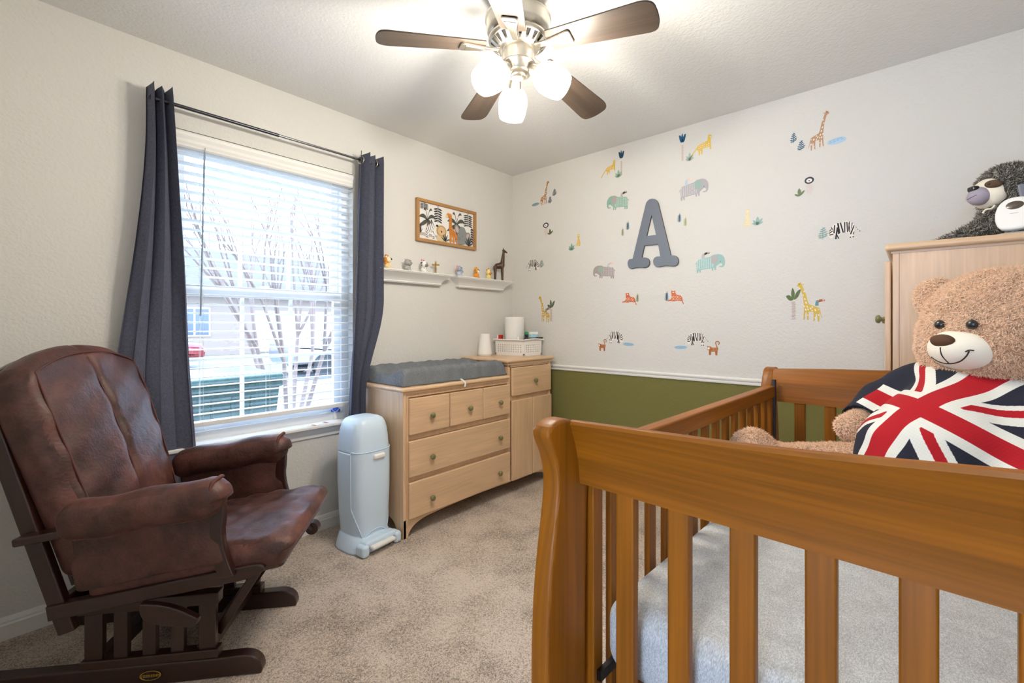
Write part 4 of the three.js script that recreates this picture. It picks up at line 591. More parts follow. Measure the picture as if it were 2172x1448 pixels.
{
  const ch = thing('glider_chair', 'dark brown suede glider rocking chair with wooden frame by the window', 'chair', [0.552, 0, 2.406], Math.atan2(0.771, 0.636));
  const TILT = 0.14, PY = 0.40;
  const T = (g) => g.rotateZ(TILT).translate(0, PY, 0);        // tilted seat: x forwards, y above the pivot
  const smoothUV = (g, gr = 'y', o = 0) => uvBox(g, gr, o);
  // ---- seat cushion
  add('seat_cushion', smoothUV(T(softBox(0.60, 0.115, 0.545, 0.05, [40, 12, 36], (v, a, b, c) => { v.y += 0.016 * (1 - c * c) * (1 - 0.5 * a * a) * (b > 0 ? 1 : 0.3); if (a > 0.9) v.x += 0.012 * (1 - c * c) + (b > 0 ? 0.012 : -0.018); v.y += 0.003 * Math.sin(v.x * 60 + v.z * 25) * (b > 0.5 ? 1 : 0) + 0.0025 * Math.sin(v.z * 70 - v.x * 18) * (b > 0.5 ? 1 : 0); })).translate(0.105, -0.012, 0), 'z'), M.suede, ch);
  // ---- back cushion, arched top, seam down the middle
  const lean = 0.165;
  const backDef = (v, a, b, c) => { const front = a > 0 ? 1 : 0; v.x += front * 0.034 * (1 - Math.abs(b) ** 2.4) * (1 - Math.abs(c) ** 2.6) - front * 0.013 * Math.exp(-((v.z / 0.010) ** 2)); v.y += (b > 0 ? b : 0) * (0.085 * (1 - Math.abs(c) ** 2.2)); v.z *= 1 + 0.05 * Math.sin(b * 1.6) - (b > 0.6 ? (b - 0.6) * 0.12 : 0); v.x += front * 0.003 * Math.sin(v.y * 44 + v.z * 26); };
  const B = (g) => T(g.rotateZ(lean).translate(-0.262, 0.345, 0));
  add('back_cushion', smoothUV(B(softBox(0.115, 0.66, 0.54, 0.046, [12, 44, 48], backDef)), 'y', 0.37), M.suede, ch);
  // piping along the side and centre seams of the back
  const pipeLine = (fn) => B(tube(Array.from({ length: 24 }, (_, k) => fn(k / 23)), 0.0032, 60, 6));
  const frontX = (b, c, z) => 0.0575 - 0.0 + 0.034 * (1 - Math.abs(b) ** 2.4) * (1 - Math.abs(c) ** 2.6);
  add('piping', [pipeLine((t) => { const b = lerp(-0.85, 0.86, t); return [frontX(b, 0) - 0.0105, b * 0.33 + Math.max(0, b) * 0.085, 0]; }), ...[-1, 1].map((s) => pipeLine((t) => { const b = lerp(-0.9, 0.90, t), c = 0.83 * s; return [frontX(b, c) + 0.001, b * 0.33 + Math.max(0, b) * 0.085 * (1 - 0.83 ** 2.2), c * 0.27 * (1 + 0.05 * Math.sin(b * 1.6) - (b > 0.6 ? (b - 0.6) * 0.12 : 0))]; })), pipeLine((t) => { const c = lerp(-0.83, 0.83, t), b = 0.90; return [frontX(b, c) + 0.001, b * 0.33 + b * 0.085 * (1 - Math.abs(c) ** 2.2), c * 0.27 * 1.015]; })], M.piping, ch, 'raised brown piping');
  // ---- arms: pad roll, upholstered panel, wooden posts and rail
  for (const s of [-1, 1]) {
    const z = s * 0.292;
    const arm = add('arm_pad', smoothUV(T(softBox(0.47, 0.118, 0.112, 0.05, [36, 14, 14], (v, a, b, c) => { v.y += 0.004 * Math.sin(v.x * 30 + s) - (a > 0.8 ? (a - 0.8) * 0.05 * (b < 0 ? 0 : 1) : 0); v.x += (b < 0 ? -0.012 : 0.004) * (a > 0.5 ? 1 : 0); v.z += 0.003 * Math.sin(v.x * 40); })).translate(0.025 - 0.02, 0.212, z), 'x', s), M.suede, ch);
    add('arm_gather', T(tube([[0.262, 0.255, z - 0.035], [0.270, 0.262, z], [0.262, 0.252, z + 0.036], [0.255, 0.205, z + 0.048], [0.252, 0.178, z + 0.02]], 0.006, 30, 8)).translate(-0.022, 0, 0), M.piping, arm);
    add('side_panel', smoothUV(T(softBox(0.40, 0.20, 0.034, 0.014, [30, 16, 4], (v, a, b) => { v.x += b < 0 ? 0.012 * a : 0; v.z += 0.004 * Math.sin(v.x * 22 + v.y * 18); })).translate(0.008, 0.098, s * 0.286), 'x', s + 0.4), M.suede, ch);
    const post = new THREE.Shape(); post.moveTo(0.205, -0.05); post.quadraticCurveTo(0.180, 0.06, 0.208, 0.14); post.quadraticCurveTo(0.222, 0.18, 0.232, 0.225); post.quadraticCurveTo(0.247, 0.232, 0.254, 0.215); post.quadraticCurveTo(0.250, 0.15, 0.236, 0.10); post.quadraticCurveTo(0.226, 0.04, 0.250, -0.05);
    add('front_post', uvBox(T(extrude(post, 0.030, 0.004).translate(0, 0, s * 0.286 - 0.015)), 'y', s), M.espresso, ch);
    add('arm_rail', uvBox(T(rbox(-0.322, 0.225, 0.170, 0.194, s * 0.286 - 0.026, s * 0.286 + 0.026, 0.006, 3)), 'x', s), M.espresso, ch);
    add('back_post', uvBox(T(merge([at(rbox(-0.024, 0.024, -0.42, 0.42, -0.014, 0.014, 0.005, 3), -0.318, 0.285, s * 0.262, 0, 0, lean)])), 'y', s), M.espresso, ch);
    const rail = new THREE.Shape(); rail.moveTo(-0.285, -0.078); rail.lineTo(0.26, -0.078); rail.quadraticCurveTo(0.330, -0.074, 0.335, -0.052); rail.quadraticCurveTo(0.330, -0.034, 0.29, -0.034); rail.lineTo(-0.285, -0.034);
    add('seat_rail', uvBox(T(extrude(rail, 0.036, 0.005, 3).translate(0, 0, s * 0.268 - 0.018)), 'x', s), M.espresso, ch);
  }
  // crest rail arching behind the cushion, and back slats
  { const c = new THREE.Shape(), R = 40; for (let k = 0; k <= R; k++) { const t = k / R * 2 - 1; c[k ? 'lineTo' : 'moveTo'](t * 0.272, 0.30 + 0.085 * Math.cos(t * Math.PI / 2) + 0.012); } for (let k = R; k >= 0; k--) { const t = k / R * 2 - 1; c.lineTo(t * 0.262, 0.235 + 0.085 * Math.cos(t * Math.PI / 2)); }
    const g = extrude(c, 0.026, 0.005, 3); g.rotateY(Math.PI / 2); add('crest_rail', uvBox(B(g.translate(-0.088, 0.012, 0)), 'z'), M.espresso, ch); }
  for (let k = 0; k < 5; k++) add('back_slat', uvBox(B(rbox(-0.080, -0.066, -0.36, 0.27, -0.17 + k * 0.085 - 0.02, -0.17 + k * 0.085 + 0.02, 0.003)), 'y', k), M.espresso, ch);
  add('seat_board', uvBox(T(rbox(-0.24, 0.30, -0.074, -0.062, -0.25, 0.25, 0.003)), 'z'), M.espresso, ch);
  add('back_stretcher', uvBox(T(rbox(-0.285, -0.25, -0.08, -0.03, -0.25, 0.25, 0.004)), 'z'), M.espresso, ch);
  // ---- fixed base
  for (const s of [-1, 1]) {
    const z = s * 0.185, run = new THREE.Shape(); run.moveTo(-0.56, 0); run.lineTo(0.298, 0); run.quadraticCurveTo(0.306, 0.012, 0.296, 0.036); run.quadraticCurveTo(0.280, 0.066, 0.235, 0.068); run.lineTo(0.13, 0.066); run.lineTo(-0.50, 0.076); run.quadraticCurveTo(-0.555, 0.072, -0.562, 0.03);
    const runner = add('runner', uvBox(extrude(run, 0.042, 0.006, 3).translate(0, 0, z - 0.021), 'x', s), M.espresso, ch);
    add('base_lower_rail', uvBox(rbox(-0.245, 0.165, 0.066, 0.096, z - 0.019, z + 0.019, 0.004), 'x', s), M.espresso, ch);
    add('base_upper_rail', uvBox(rbox(-0.255, 0.165, 0.245, 0.285, z - 0.019, z + 0.019, 0.004), 'x', s), M.espresso, ch);
    for (let k = 0; k < 5; k++) add('base_slat', uvBox(rbox(-0.235 + k * 0.084, -0.235 + k * 0.084 + (k === 0 || k === 4 ? 0.052 : 0.040), 0.092, 0.249, z - 0.011, z + 0.011, 0.003), 'y', k * 0.3 + s), M.espresso, ch);
    const wing = new THREE.Shape(); wing.moveTo(-0.012, 0.322); wing.quadraticCurveTo(0.075, 0.318, 0.150, 0.262); wing.quadraticCurveTo(0.156, 0.242, 0.130, 0.236); wing.quadraticCurveTo(0.06, 0.244, 0.01, 0.262); wing.quadraticCurveTo(-0.02, 0.285, -0.012, 0.322);
    add('glide_cover', uvBox(extrude(wing, 0.024, 0.005, 3).translate(0.0, 0, s * 0.292 - 0.012), 'x', s), M.espresso, ch);
    for (const [x0, y0, x1, y1] of [[0.300, 0.372, 0.140, 0.120], [-0.20, 0.30, -0.24, 0.11]]) { const L = Math.hypot(x1 - x0, y1 - y0), g = rbox(-L / 2, L / 2, -0.015, 0.015, -0.006, 0.006, 0.004, 3); g.rotateZ(Math.atan2(y1 - y0, x1 - x0)); add('glide_link', g.translate((x0 + x1) / 2, (y0 + y1) / 2, s * 0.150), M.espresso, ch); }
  }
  for (const [x, y] of [[0.11, 0.082], [-0.20, 0.082], [-0.20, 0.262], [0.10, 0.262]]) add('stretcher', uvBox(rbox(x - 0.02, x + 0.02, y - 0.022, y + 0.022, -0.185, 0.185, 0.004), 'z', x), M.espresso, ch);
  add('lever_knob', [at(cyl(0.026, 0.030, 0.03, 24), 0.345, 0.292, -0.245, Math.PI / 2), rod([0.345, 0.292, -0.23], [0.30, 0.345, -0.20], 0.008)], M.espresso, ch);
  // maker's oval plate on the runner
  const gold = mat(0xcfae5a, { metalness: 0.9, roughness: 0.35 });
  const plate = add('oval_plate', at(new THREE.CylinderGeometry(1, 1, 0.003, 40).scale(0.031, 1, 0.0155), -0.035, 0.036, 0.2075, Math.PI / 2, 0, 0), mat(0x2a1a10, { roughness: 0.4 }), ch, 'small oval plate with gold lettering');
  add('plate_rim', at(new THREE.TorusGeometry(1, 0.06, 8, 48).scale(0.030, 0.0145, 0.02), -0.035, 0.036, 0.209), gold, plate);
  const font = await new FontLoader().loadAsync('fonts/droid/droid_serif_bold.typeface.json');
  const tg = new TextGeometry('Summer', { font, size: 0.0105, depth: 0.0012, curveSegments: 4, bevelEnabled: false }); tg.computeBoundingBox(); tg.translate(-tg.boundingBox.max.x / 2 - 0.035, 0.0315, 0.2090); add('lettering', tg, gold, plate);
}
// ================================================================ picture, shelves and figurines on the window wall
const S = {                                                     // flat drawing helpers in a unit box
  poly: (p) => shapeOf(p), sm: (p) => shapeOf(p, true),
  ell: (x, y, rx, ry, a = 0) => { const s = new THREE.Shape(); s.absellipse(x, y, rx, ry, 0, Math.PI * 2, false, a); return s; },
  ln: (x0, y0, x1, y1, w, w2 = w) => { const d = Math.hypot(x1 - x0, y1 - y0) || 1, nx = -(y1 - y0) / d / 2, ny = (x1 - x0) / d / 2; return shapeOf([[x0 + nx * w, y0 + ny * w], [x0 - nx * w, y0 - ny * w], [x1 - nx * w2, y1 - ny * w2], [x1 + nx * w2, y1 + ny * w2]]); },
  leaf: (x0, y0, x1, y1, w) => { const dx = x1 - x0, dy = y1 - y0, d = Math.hypot(dx, dy), nx = -dy / d * w, ny = dx / d * w, s = new THREE.Shape(); s.moveTo(x0, y0); s.quadraticCurveTo(x0 + dx * 0.5 + nx, y0 + dy * 0.5 + ny, x1, y1); s.quadraticCurveTo(x0 + dx * 0.5 - nx, y0 + dy * 0.5 - ny, x0, y0); return s; },
};
const flatMats = {};
const flatMat = (hex) => flatMats[hex] ??= mat(hex, { roughness: 0.75 });
// layers -> child meshes; box [x0, x1, y0, y1] in metres on a plane, thin real thickness, each layer a hair prouder
function flatArt(parent, layers, [x0, x1, y0, y1], mirror, thick, place) {
  layers.forEach(([name, hex, shapes], k) => {
    const gs = shapes.map((s) => new THREE.ExtrudeGeometry(s, { depth: 1, bevelEnabled: false, curveSegments: 8 }));
    let g = flat(merge(gs)); const p = g.attributes.position;
    for (let i = 0; i < p.count; i++) { let u = p.getX(i); if (mirror) u = 1 - u; p.setXYZ(i, x0 + (x1 - x0) * u, y0 + (y1 - y0) * p.getY(i), thick * (k * 0.35 + p.getZ(i))); }
    if (mirror) { const a = V(), b = V(); for (let t = 0; t < p.count; t += 3) { a.fromBufferAttribute(p, t + 1); b.fromBufferAttribute(p, t + 2); p.setXYZ(t + 1, b.x, b.y, b.z); p.setXYZ(t + 2, a.x, a.y, a.z); } }
    g.computeVertexNormals(); place?.(g); add(name, g, flatMat(hex), parent);
  });
}
const WHT = 0xefeae2;
const giraffePoly = [[.12, .33], [.20, .36], [.50, .43], [.56, .51], [.62, .68], [.70, .80], [.77, .92], [.82, .98], [.84, 1.0], [.86, .98], [.93, .97], [.98, .90], [.90, .885], [.86, .86], [.80, .76], [.745, .62], [.71, .46], [.70, .30], [.725, .05], [.68, .05], [.655, .22], [.60, .25], [.575, .04], [.525, .05], [.52, .25], [.345, .24], [.335, .12], [.345, .01], [.30, .02], [.25, .20], [.205, .18], [.175, .0], [.13, .0], [.115, .18], [.10, .30]];
const art = {
  giraffe: (body, spot = WHT) => [['body', body, [S.poly(giraffePoly), S.ln(.11, .31, .06, .16, .02), S.leaf(.07, .18, .01, .07, .02), S.ln(.76, .93, .71, .945, .02)]], ['spots', spot, [[.70, .76, .03], [.735, .67, .028], [.665, .565, .034], [.62, .475, .036], [.685, .385, .03], [.575, .375, .034], [.635, .30, .036], [.545, .305, .03], [.455, .33, .034], [.385, .365, .03], [.39, .275, .03], [.27, .285, .038], [.145, .30, .025], [.15, .165, .03], [.285, .095, .022], [.56, .165, .022]].map(([x, y, r]) => S.ell(x, y, r, r * 0.62, 0.6))], ['eye', 0x3a2c20, [S.ell(.88, .945, .018, .012)]]],
  toucan: (bird = 0x6d99a6, beak = 0xb4612f) => [['bird', bird, [S.poly([[0, 0], [.34, 0], [.36, .45], [.40, .75], [.25, .88], [.08, .75], [.02, .4]])]], ['beak', beak, [S.poly([[.33, .5], [.40, .92], [.85, 1], [1, .86], [.98, .68], [.88, .7]])]], ['beak_tip', WHT, [S.ell(.82, .85, .10, .07, .15)]]],
  pine: (c) => [['fronds', c, [S.ln(.5, .12, .5, .98, .12, .05), S.ln(.5, 0, .5, .14, .035), ...[[.14, .06, .20], [.30, .0, .34], [.48, .08, .50], [.64, .2, .66], [.80, .28, .80]].flatMap(([y, x, yt]) => [S.leaf(.5, y, x, yt - .02, .10), S.leaf(.5, y + .02, 1 - x, yt + .12, .10)])]]],
  puddle: (c, d) => [['water', c, [S.ell(.5, .5, .5, .36, .18)]], ['ripples', d, [[.2, .42], [.38, .47], [.56, .53], [.78, .60], [.18, .60], [.36, .66], [.55, .70], [.72, .76]].map(([x, y]) => S.ln(x - .07, y - .04, x + .07, y + .02, .05))]],
  sloth: (c = 0x2c2c34, b = 0xd9b3a8) => [['body', b, Array.from({ length: 46 }, (_, k) => { const a = (k * 2.399) % 6.283, r = Math.sqrt((k + .5) / 46); return S.ell(.52 + Math.cos(a) * r * .34, .33 + Math.sin(a) * r * .32, .038, .022); })], ['head', c, [S.ell(.5, .80, .48, .20)]], ['face', WHT, [S.ell(.5, .79, .30, .115)]], ['nose', c, [S.ell(.5, .78, .08, .03)]]],
  plant: (c) => [['leaves', c, [S.leaf(.5, .0, .46, 1, .34), S.leaf(.5, 0, 0, .32, .24), S.leaf(.48, 0, 1, .66, .24)]]],
  bush: (c) => [['leaves', c, [[.5, .02, .0, .30, .26], [.5, .05, .08, .66, .24], [.5, .1, .5, 1, .30], [.5, .08, .94, .74, .24], [.48, .02, 1, .34, .22]].map((a) => S.leaf(...a)).concat(S.ell(.5, .2, .16, .2))]],
  sitter: (c, sp) => [['body', c, [S.sm([[.30, .02], [.26, .25], [.32, .5], [.38, .66], [.33, .82], [.34, 1], [.44, .95], [.60, .95], [.70, 1], [.71, .82], [.66, .66], [.74, .5], [.84, .22], [.78, .03], [.56, .04], [.50, .2], [.44, .03], [.30, .02]]), S.ln(.26, .2, .08, .14, .07), S.ln(.08, .15, .0, .0, .07)]], ['spots', sp, Array.from({ length: 14 }, (_, k) => S.ell(.38 + (k % 3) * .13 + (k % 2) * .04, .16 + Math.floor(k / 3) * .12, .03, .025)).concat(S.ell(.53, .86, .10, .035))]],
  zebra: () => [['body', WHT, [S.poly([[0, .42], [.0, .28], [.05, .12], [.13, .11], [.17, .25], [.2, .28], [.215, .1], [.20, 0], [.245, 0], [.27, .12], [.30, 0], [.345, 0], [.33, .2], [.37, .3], [.5, .34], [.64, .30], [.66, .15], [.65, 0], [.70, 0], [.725, .1], [.745, 0], [.795, 0], [.79, .2], [.80, .45], [.825, .72], [.74, .92], [.62, 1], [.35, 1], [.18, .93], [.06, .68]])]],
    ['stripes', 0x23232e, [[.03, .52, .12, .70, .035], [.02, .40, .15, .55, .05], [.03, .30, .16, .34, .07], [.14, .60, .09, .78, .03], [.18, .38, .20, .88, .045], [.235, .02, .285, .70, .055], [.30, .96, .36, .34, .055], [.33, .30, .28, .72, .04], [.38, .97, .46, .40, .045], [.47, .36, .44, .62, .04], [.51, .97, .515, .36, .04], [.58, .96, .60, .36, .035], [.66, .97, .62, .42, .03], [.67, .34, .64, .90, .03], [.69, .22, .80, .72, .045], [.74, .90, .72, .55, .028], [.325, .03, .28, .25, .04], [.68, .02, .69, .08, .05], [.77, .02, .775, .09, .05], [.77, .20, .795, .35, .03]].map(([a, b, c, d, w]) => S.ln(a, b, c, d, w, w * .75)).concat([S.ell(.86, .60, .014, .022), S.ell(.91, .46, .014, .022), S.ell(.965, .36, .02, .028)])]],
  palm: (leaf, trunk, up) => [['crown', leaf, up ? [S.leaf(.5, .66, .46, 1, .26), S.leaf(.5, .67, .0, .93, .22), S.leaf(.5, .67, 1, .93, .22), S.ell(.5, .72, .20, .055)] : [S.leaf(.5, .62, .44, 1, .24), S.leaf(.5, .62, 0, .74, .16), S.leaf(.52, .62, 1, .94, .18)]], ['trunk', trunk, Array.from({ length: 15 }, (_, k) => S.ln(.38 + (k % 2) * .02, .01 + k * .038, .66 - (k % 3) * .02, .014 + k * .038, .016))]],
  walker: (c, sp) => [['body', c, [S.poly([[.34, .42], [.38, .60], [.5, .66], [.80, .72], [.82, .84], [.84, .98], [.90, 1], [.97, .97], [1, .86], [.95, .80], [.96, .55], [.97, .28], [.92, .28], [.90, .42], [.60, .40], [.58, .12], [.54, .14], [.53, .30], [.48, .34], [.47, .10], [.43, .12], [.42, .32]]), S.ln(.36, .50, .18, .28, .05), S.ln(.19, .29, 0, .0, .045)]], ['spots', sp, Array.from({ length: 16 }, (_, k) => S.ell(.44 + (k % 6) * .085, .46 + Math.floor(k / 6) * .085 + (k % 2) * .02, .018, .022)).concat(S.ell(.94, .88, .025, .02))]],
  elephant: (c, ear, dash) => [['body', c, [S.poly([[.03, .15], [.02, .58], [.05, .72], [.10, .78], [.5, .88], [.6, .98], [.78, 1], [.9, .93], [.98, .76], [1, .56], [.99, .36], [.95, .26], [.87, .23], [.80, .27], [.81, .31], [.90, .31], [.92, .40], [.88, .47], [.82, .45], [.76, .38], [.70, .30], [.70, .10], [.65, .09], [.64, .24], [.61, .22], [.61, .08], [.56, .08], [.55, .22], [.18, .17], [.18, .02], [.13, .01], [.12, .15], [.10, .15], [.09, 0], [.04, 0]]), S.ln(.03, .62, -.03, .5, .02)]], ['dashes', dash, Array.from({ length: 60 }, (_, k) => { const cx = .06 + Math.floor(k / 8) * .075, cy = .24 + (k % 8) * .072 + Math.floor(k / 8) * .008; return S.ln(cx - .018, cy - .012, cx + .02, cy + .012, .026); })], ['ear', ear, [S.ell(.64, .70, .12, .245)]], ['eye', 0x33383a, [S.ell(.845, .56, .014, .02)]]],
  feather: (c) => [['frond', c, [S.leaf(.5, 0, .56, .95, .30), ...Array.from({ length: 7 }, (_, k) => [S.leaf(.5, .06 + k * .11, .02 + k * .02, .22 + k * .10, .05), S.leaf(.5, .06 + k * .11, .98 - k * .02, .22 + k * .10, .05)]).flat(), S.ln(.55, .85, .62, 1, .06)]]],
  lier: (c, sp) => [['body', c, [S.poly([[0, .22], [.02, .30], [.20, .36], [.26, .52], [.24, .90], [.26, 1], [.33, .94], [.42, .94], [.48, 1], [.49, .84], [.56, .68], [.80, .62], [.92, .46], [.93, .28], [.88, .20], [.70, .24], [.50, .24], [.40, .20], [.20, .24]]), S.ln(.90, .36, .95, .10, .05), S.ln(.95, .11, 1, 0, .05)]], ['spots', sp, Array.from({ length: 20 }, (_, k) => S.ell(.30 + (k % 7) * .085, .32 + Math.floor(k / 7) * .11 + (k % 2) * .03, .022, .03)).concat(S.ell(.37, .84, .06, .035))]],
  monkey: (c, sp) => [['body', c, [S.poly([[.14, .06], [.16, .0], [.30, 0], [.32, .24], [.62, .26], [.66, 0], [.80, 0], [.82, .28], [.88, .46], [.80, .54], [.34, .54], [.30, .60], [.0, .62], [.02, .50], [.0, .40], [.14, .36]]), ...Array.from({ length: 14 }, (_, k) => { const f = (t) => t < .5 ? [.84 - t * .34, .46 + t * .72] : [.81 + Math.cos(Math.PI - (t - .5) * 8.6) * .15, .86 + Math.sin(Math.PI - (t - .5) * 8.6) * .12]; const [a, b] = f(k / 14), [d, e] = f((k + 1) / 14); return S.ln(a, b, d, e, .07); })]], ['face', WHT, [S.ell(.12, .48, .10, .08)]], ['spots', sp, Array.from({ length: 10 }, (_, k) => S.ell(.40 + (k % 5) * .095, .34 + Math.floor(k / 5) * .11, .022, .02))]],
};
// ---------------------------------------------------------------- stickers on the wall z = 0
function sticker(name, label, layers, [a, b, c, d], mirror = false, group = 'safari stickers on the wall') {      // pixel box on the photograph: left, top, right, bottom
  const mx = (a + c) / 2, my = (b + d) / 2, x0 = onZ(a, my).x, x1 = onZ(c, my).x, y0 = onZ(mx, d).y, y1 = onZ(mx, b).y;
  const t = thing(name, label, 'wall sticker', [(x0 + x1) / 2, y0, 0.0003], 0, group), w = (x1 - x0) / 2;
  flatArt(t, layers, [-w, w, 0, y1 - y0], mirror, 0.0006);
  return t;
}
const TEAL = 0x8fb3ab, GREY = 0xa9a4a6, YEL = 0xd9b548, PYEL = 0xe6d49a, BRN = 0xb98c68, ORG = 0xcc6a45, ORG2 = 0xa9622f, BLU = 0x2b5a78, NAVY = 0x1f4658, OLV = 0x6d7a4e, LB = 0x9fc0d6, PINK = 0xc79a8c;
// near the corner
sticker('giraffe_sticker', 'brown giraffe sticker with white spots nearest the window corner', art.giraffe(0xb07a45), [1145, 385, 1165, 435]);
sticker('tree_sticker', 'dark pine sticker, higher of two beside the corner giraffe', art.pine(0x1e3a44), [1171, 400, 1181, 416]); sticker('tree_sticker', 'dark pine sticker, lower of two beside the corner giraffe', art.pine(0x1e3a44), [1162, 416, 1171, 432]);
sticker('puddle_sticker', 'grey blue puddle sticker below the corner giraffe', art.puddle(0x8ba3aa, 0x5d7a86), [1128, 429, 1144, 438]);
sticker('sloth_sticker', 'small sloth sticker with black ringed face near the corner', art.sloth(), [1152, 472, 1164, 500]); sticker('plant_sticker', 'three leafed olive plant sticker beside the corner sloth', art.plant(0x5c6248), [1161, 485, 1173, 497]);
sticker('leopard_sticker', 'pale yellow sitting leopard sticker near the corner', art.sitter(0xdcb95a, WHT), [1221, 496, 1233, 522]); sticker('bush_sticker', 'teal bush sticker beside the corner leopard', art.bush(0x7fa08f), [1206, 516, 1219, 531]);
sticker('zebra_sticker', 'zebra sticker below the shelf line near the corner', art.zebra(), [1116, 550, 1144, 574], true); sticker('tree_sticker', 'grey green pine sticker behind the corner zebra', art.pine(0x6d8a82), [1143, 551, 1154, 568]);
sticker('giraffe_sticker', 'yellow giraffe sticker above the storage basket', art.giraffe(0xd0a93e), [1142, 627, 1168, 684], true); sticker('toucan_sticker', 'toucan sticker riding the yellow giraffe above the basket', art.toucan(0x7a9a92, 0x8c5a38), [1156, 652, 1167, 664]); sticker('palm_sticker', 'thin palm sticker above the storage basket', art.palm(0x55614a, 0xb08d80, false), [1161, 635, 1177, 681]);
// second column
sticker('cheetah_sticker', 'yellow walking cheetah sticker at the fan side of the wall', art.walker(0xdbb347, WHT), [1275, 343, 1306, 374]); sticker('palm_sticker', 'palm sticker with navy crown above the green elephant', art.palm(0x17465f, 0xb99a86, true), [1312, 318, 1324, 370]); sticker('bush_sticker', 'teal bush sticker under the first navy palm', art.bush(0x94b3a0), [1304, 360, 1320, 376]);
sticker('elephant_sticker', 'green elephant sticker with lilac ear facing the corner', art.elephant(0x8fb3a2, 0xb0a3a3, 0xd5e0d6), [1287, 413, 1333, 447], true); sticker('toucan_sticker', 'black beaked toucan sticker riding the corner facing green elephant', art.toucan(0xb5b2ae, 0x33312f), [1316, 406, 1330, 418]);
sticker('feather_sticker', 'blue feather leaf sticker on the fan side of the letter', art.feather(0x2f5a6c), [1327, 469, 1336, 488]); sticker('feather_sticker', 'olive feather leaf sticker on the fan side of the letter', art.feather(0x8c9160), [1317, 483, 1324, 501]);
sticker('elephant_sticker', 'lilac grey elephant sticker with green ear facing the corner', art.elephant(0xa89c9c, 0x9bb0a0, 0xd8d2d0), [1258, 562, 1304, 592], true); sticker('toucan_sticker', 'pale blue and pink bird sticker on the corner facing grey elephant', art.toucan(0xb9cbd2, 0xe6b8ae), [1288, 556, 1301, 566]);
sticker('leopard_sticker', 'orange lying leopard sticker beside the olive feather leaf', art.lier(ORG, 0xf0d9c6), [1320, 620, 1350, 647]); sticker('feather_sticker', 'olive feather leaf sticker behind the orange leopard', art.feather(0x7d8a5c), [1348, 622, 1356, 641]);
sticker('zebra_sticker', 'zebra sticker facing the wardrobe low on the wall', art.zebra(), [1286, 702, 1322, 728], true); sticker('monkey_sticker', 'orange monkey sticker behind the wardrobe facing zebra', art.monkey(ORG2, 0xe2b48a), [1269, 719, 1287, 744]); sticker('puddle_sticker', 'light blue puddle sticker before the wardrobe facing zebra', art.puddle(LB, 0x5f90b4), [1321, 725, 1345, 735], true);
// third column
sticker('cheetah_sticker', 'yellow walking cheetah sticker beside the tallest navy palm', art.walker(0xe3c05c, WHT), [1462, 290, 1510, 334]); sticker('palm_sticker', 'tallest palm sticker with blue crown and striped trunk', art.palm(0x1d5a83, 0xc9a196, true), [1440, 282, 1455, 341]); sticker('bush_sticker', 'pale teal bush sticker under the tallest palm', art.bush(0xa5c0b8), [1454, 323, 1472, 341]);
sticker('elephant_sticker', 'pale grey elephant sticker with green ear above the letter', art.elephant(0xb3b0b4, 0x9dbcb2, 0xdedbe0), [1442, 382, 1503, 421]); sticker('toucan_sticker', 'faint blue and pink bird sticker on the pale grey elephant', art.toucan(0xb9cfe0, 0xe8cdc2), [1453, 378, 1469, 391]);
sticker('feather_sticker', 'blue feather leaf sticker on the crib side of the letter', art.feather(0x3a6284), [1436, 452, 1446, 472]); sticker('feather_sticker', 'olive feather leaf sticker on the crib side of the letter', art.feather(0xa5ab74), [1449, 460, 1458, 480]);
sticker('elephant_sticker', 'light teal elephant sticker facing the wardrobe', art.elephant(0x9dc2bf, 0xb6b1b4, 0xdcebe8), [1476, 540, 1538, 577]); sticker('toucan_sticker', 'black beaked toucan sticker on the light teal elephant', art.toucan(0xbdbcbb, 0x3a3836), [1488, 535, 1505, 547]);
sticker('leopard_sticker', 'orange lying leopard sticker beside the blue feather leaf', art.lier(0xd0714c, 0xf3ddcb), [1416, 615, 1450, 645]); sticker('feather_sticker', 'blue feather leaf sticker before the orange leopard', art.feather(0x35607e), [1409, 617, 1419, 639]);
sticker('zebra_sticker', 'zebra sticker facing the corner low on the wall', art.zebra(), [1457, 705, 1503, 733]); sticker('puddle_sticker', 'light blue puddle sticker before the corner facing zebra', art.puddle(0xa3c5da, 0x6f9dbd), [1430, 731, 1458, 742]); sticker('monkey_sticker', 'orange monkey sticker behind the corner facing zebra', art.monkey(0xb06a35, 0xe8bc94), [1500, 723, 1527, 753]);
// towards the wardrobe
sticker('leopard_sticker', 'faint yellow sitting leopard sticker beside the letter', art.sitter(0xe8dab0, 0xf2ead4), [1574, 443, 1596, 482]); sticker('bush_sticker', 'teal bush sticker beside the faint leopard', art.bush(0x9fbdb6), [1595, 459, 1619, 477]);
sticker('giraffe_sticker', 'tan giraffe sticker highest on the wall near the wardrobe', art.giraffe(0xbd9474), [1714, 238, 1760, 316]); sticker('tree_sticker', 'teal blue pine sticker, higher of two beside the tan giraffe', art.pine(BLU), [1675, 281, 1691, 304]); sticker('tree_sticker', 'teal blue pine sticker, lower of two beside the tan giraffe', art.pine(BLU), [1690, 297, 1708, 320]); sticker('puddle_sticker', 'sky blue puddle sticker in front of the tan giraffe', art.puddle(0xb2d0e6, 0x7fa6c8), [1754, 289, 1796, 308]);
sticker('sloth_sticker', 'sloth sticker with dark ringed face near the wardrobe', art.sloth(0x3a3e4c, 0xe0c4bc), [1706, 375, 1727, 412]); sticker('plant_sticker', 'three leafed olive plant sticker beside the wardrobe sloth', art.plant(0x748560), [1685, 399, 1707, 416]);
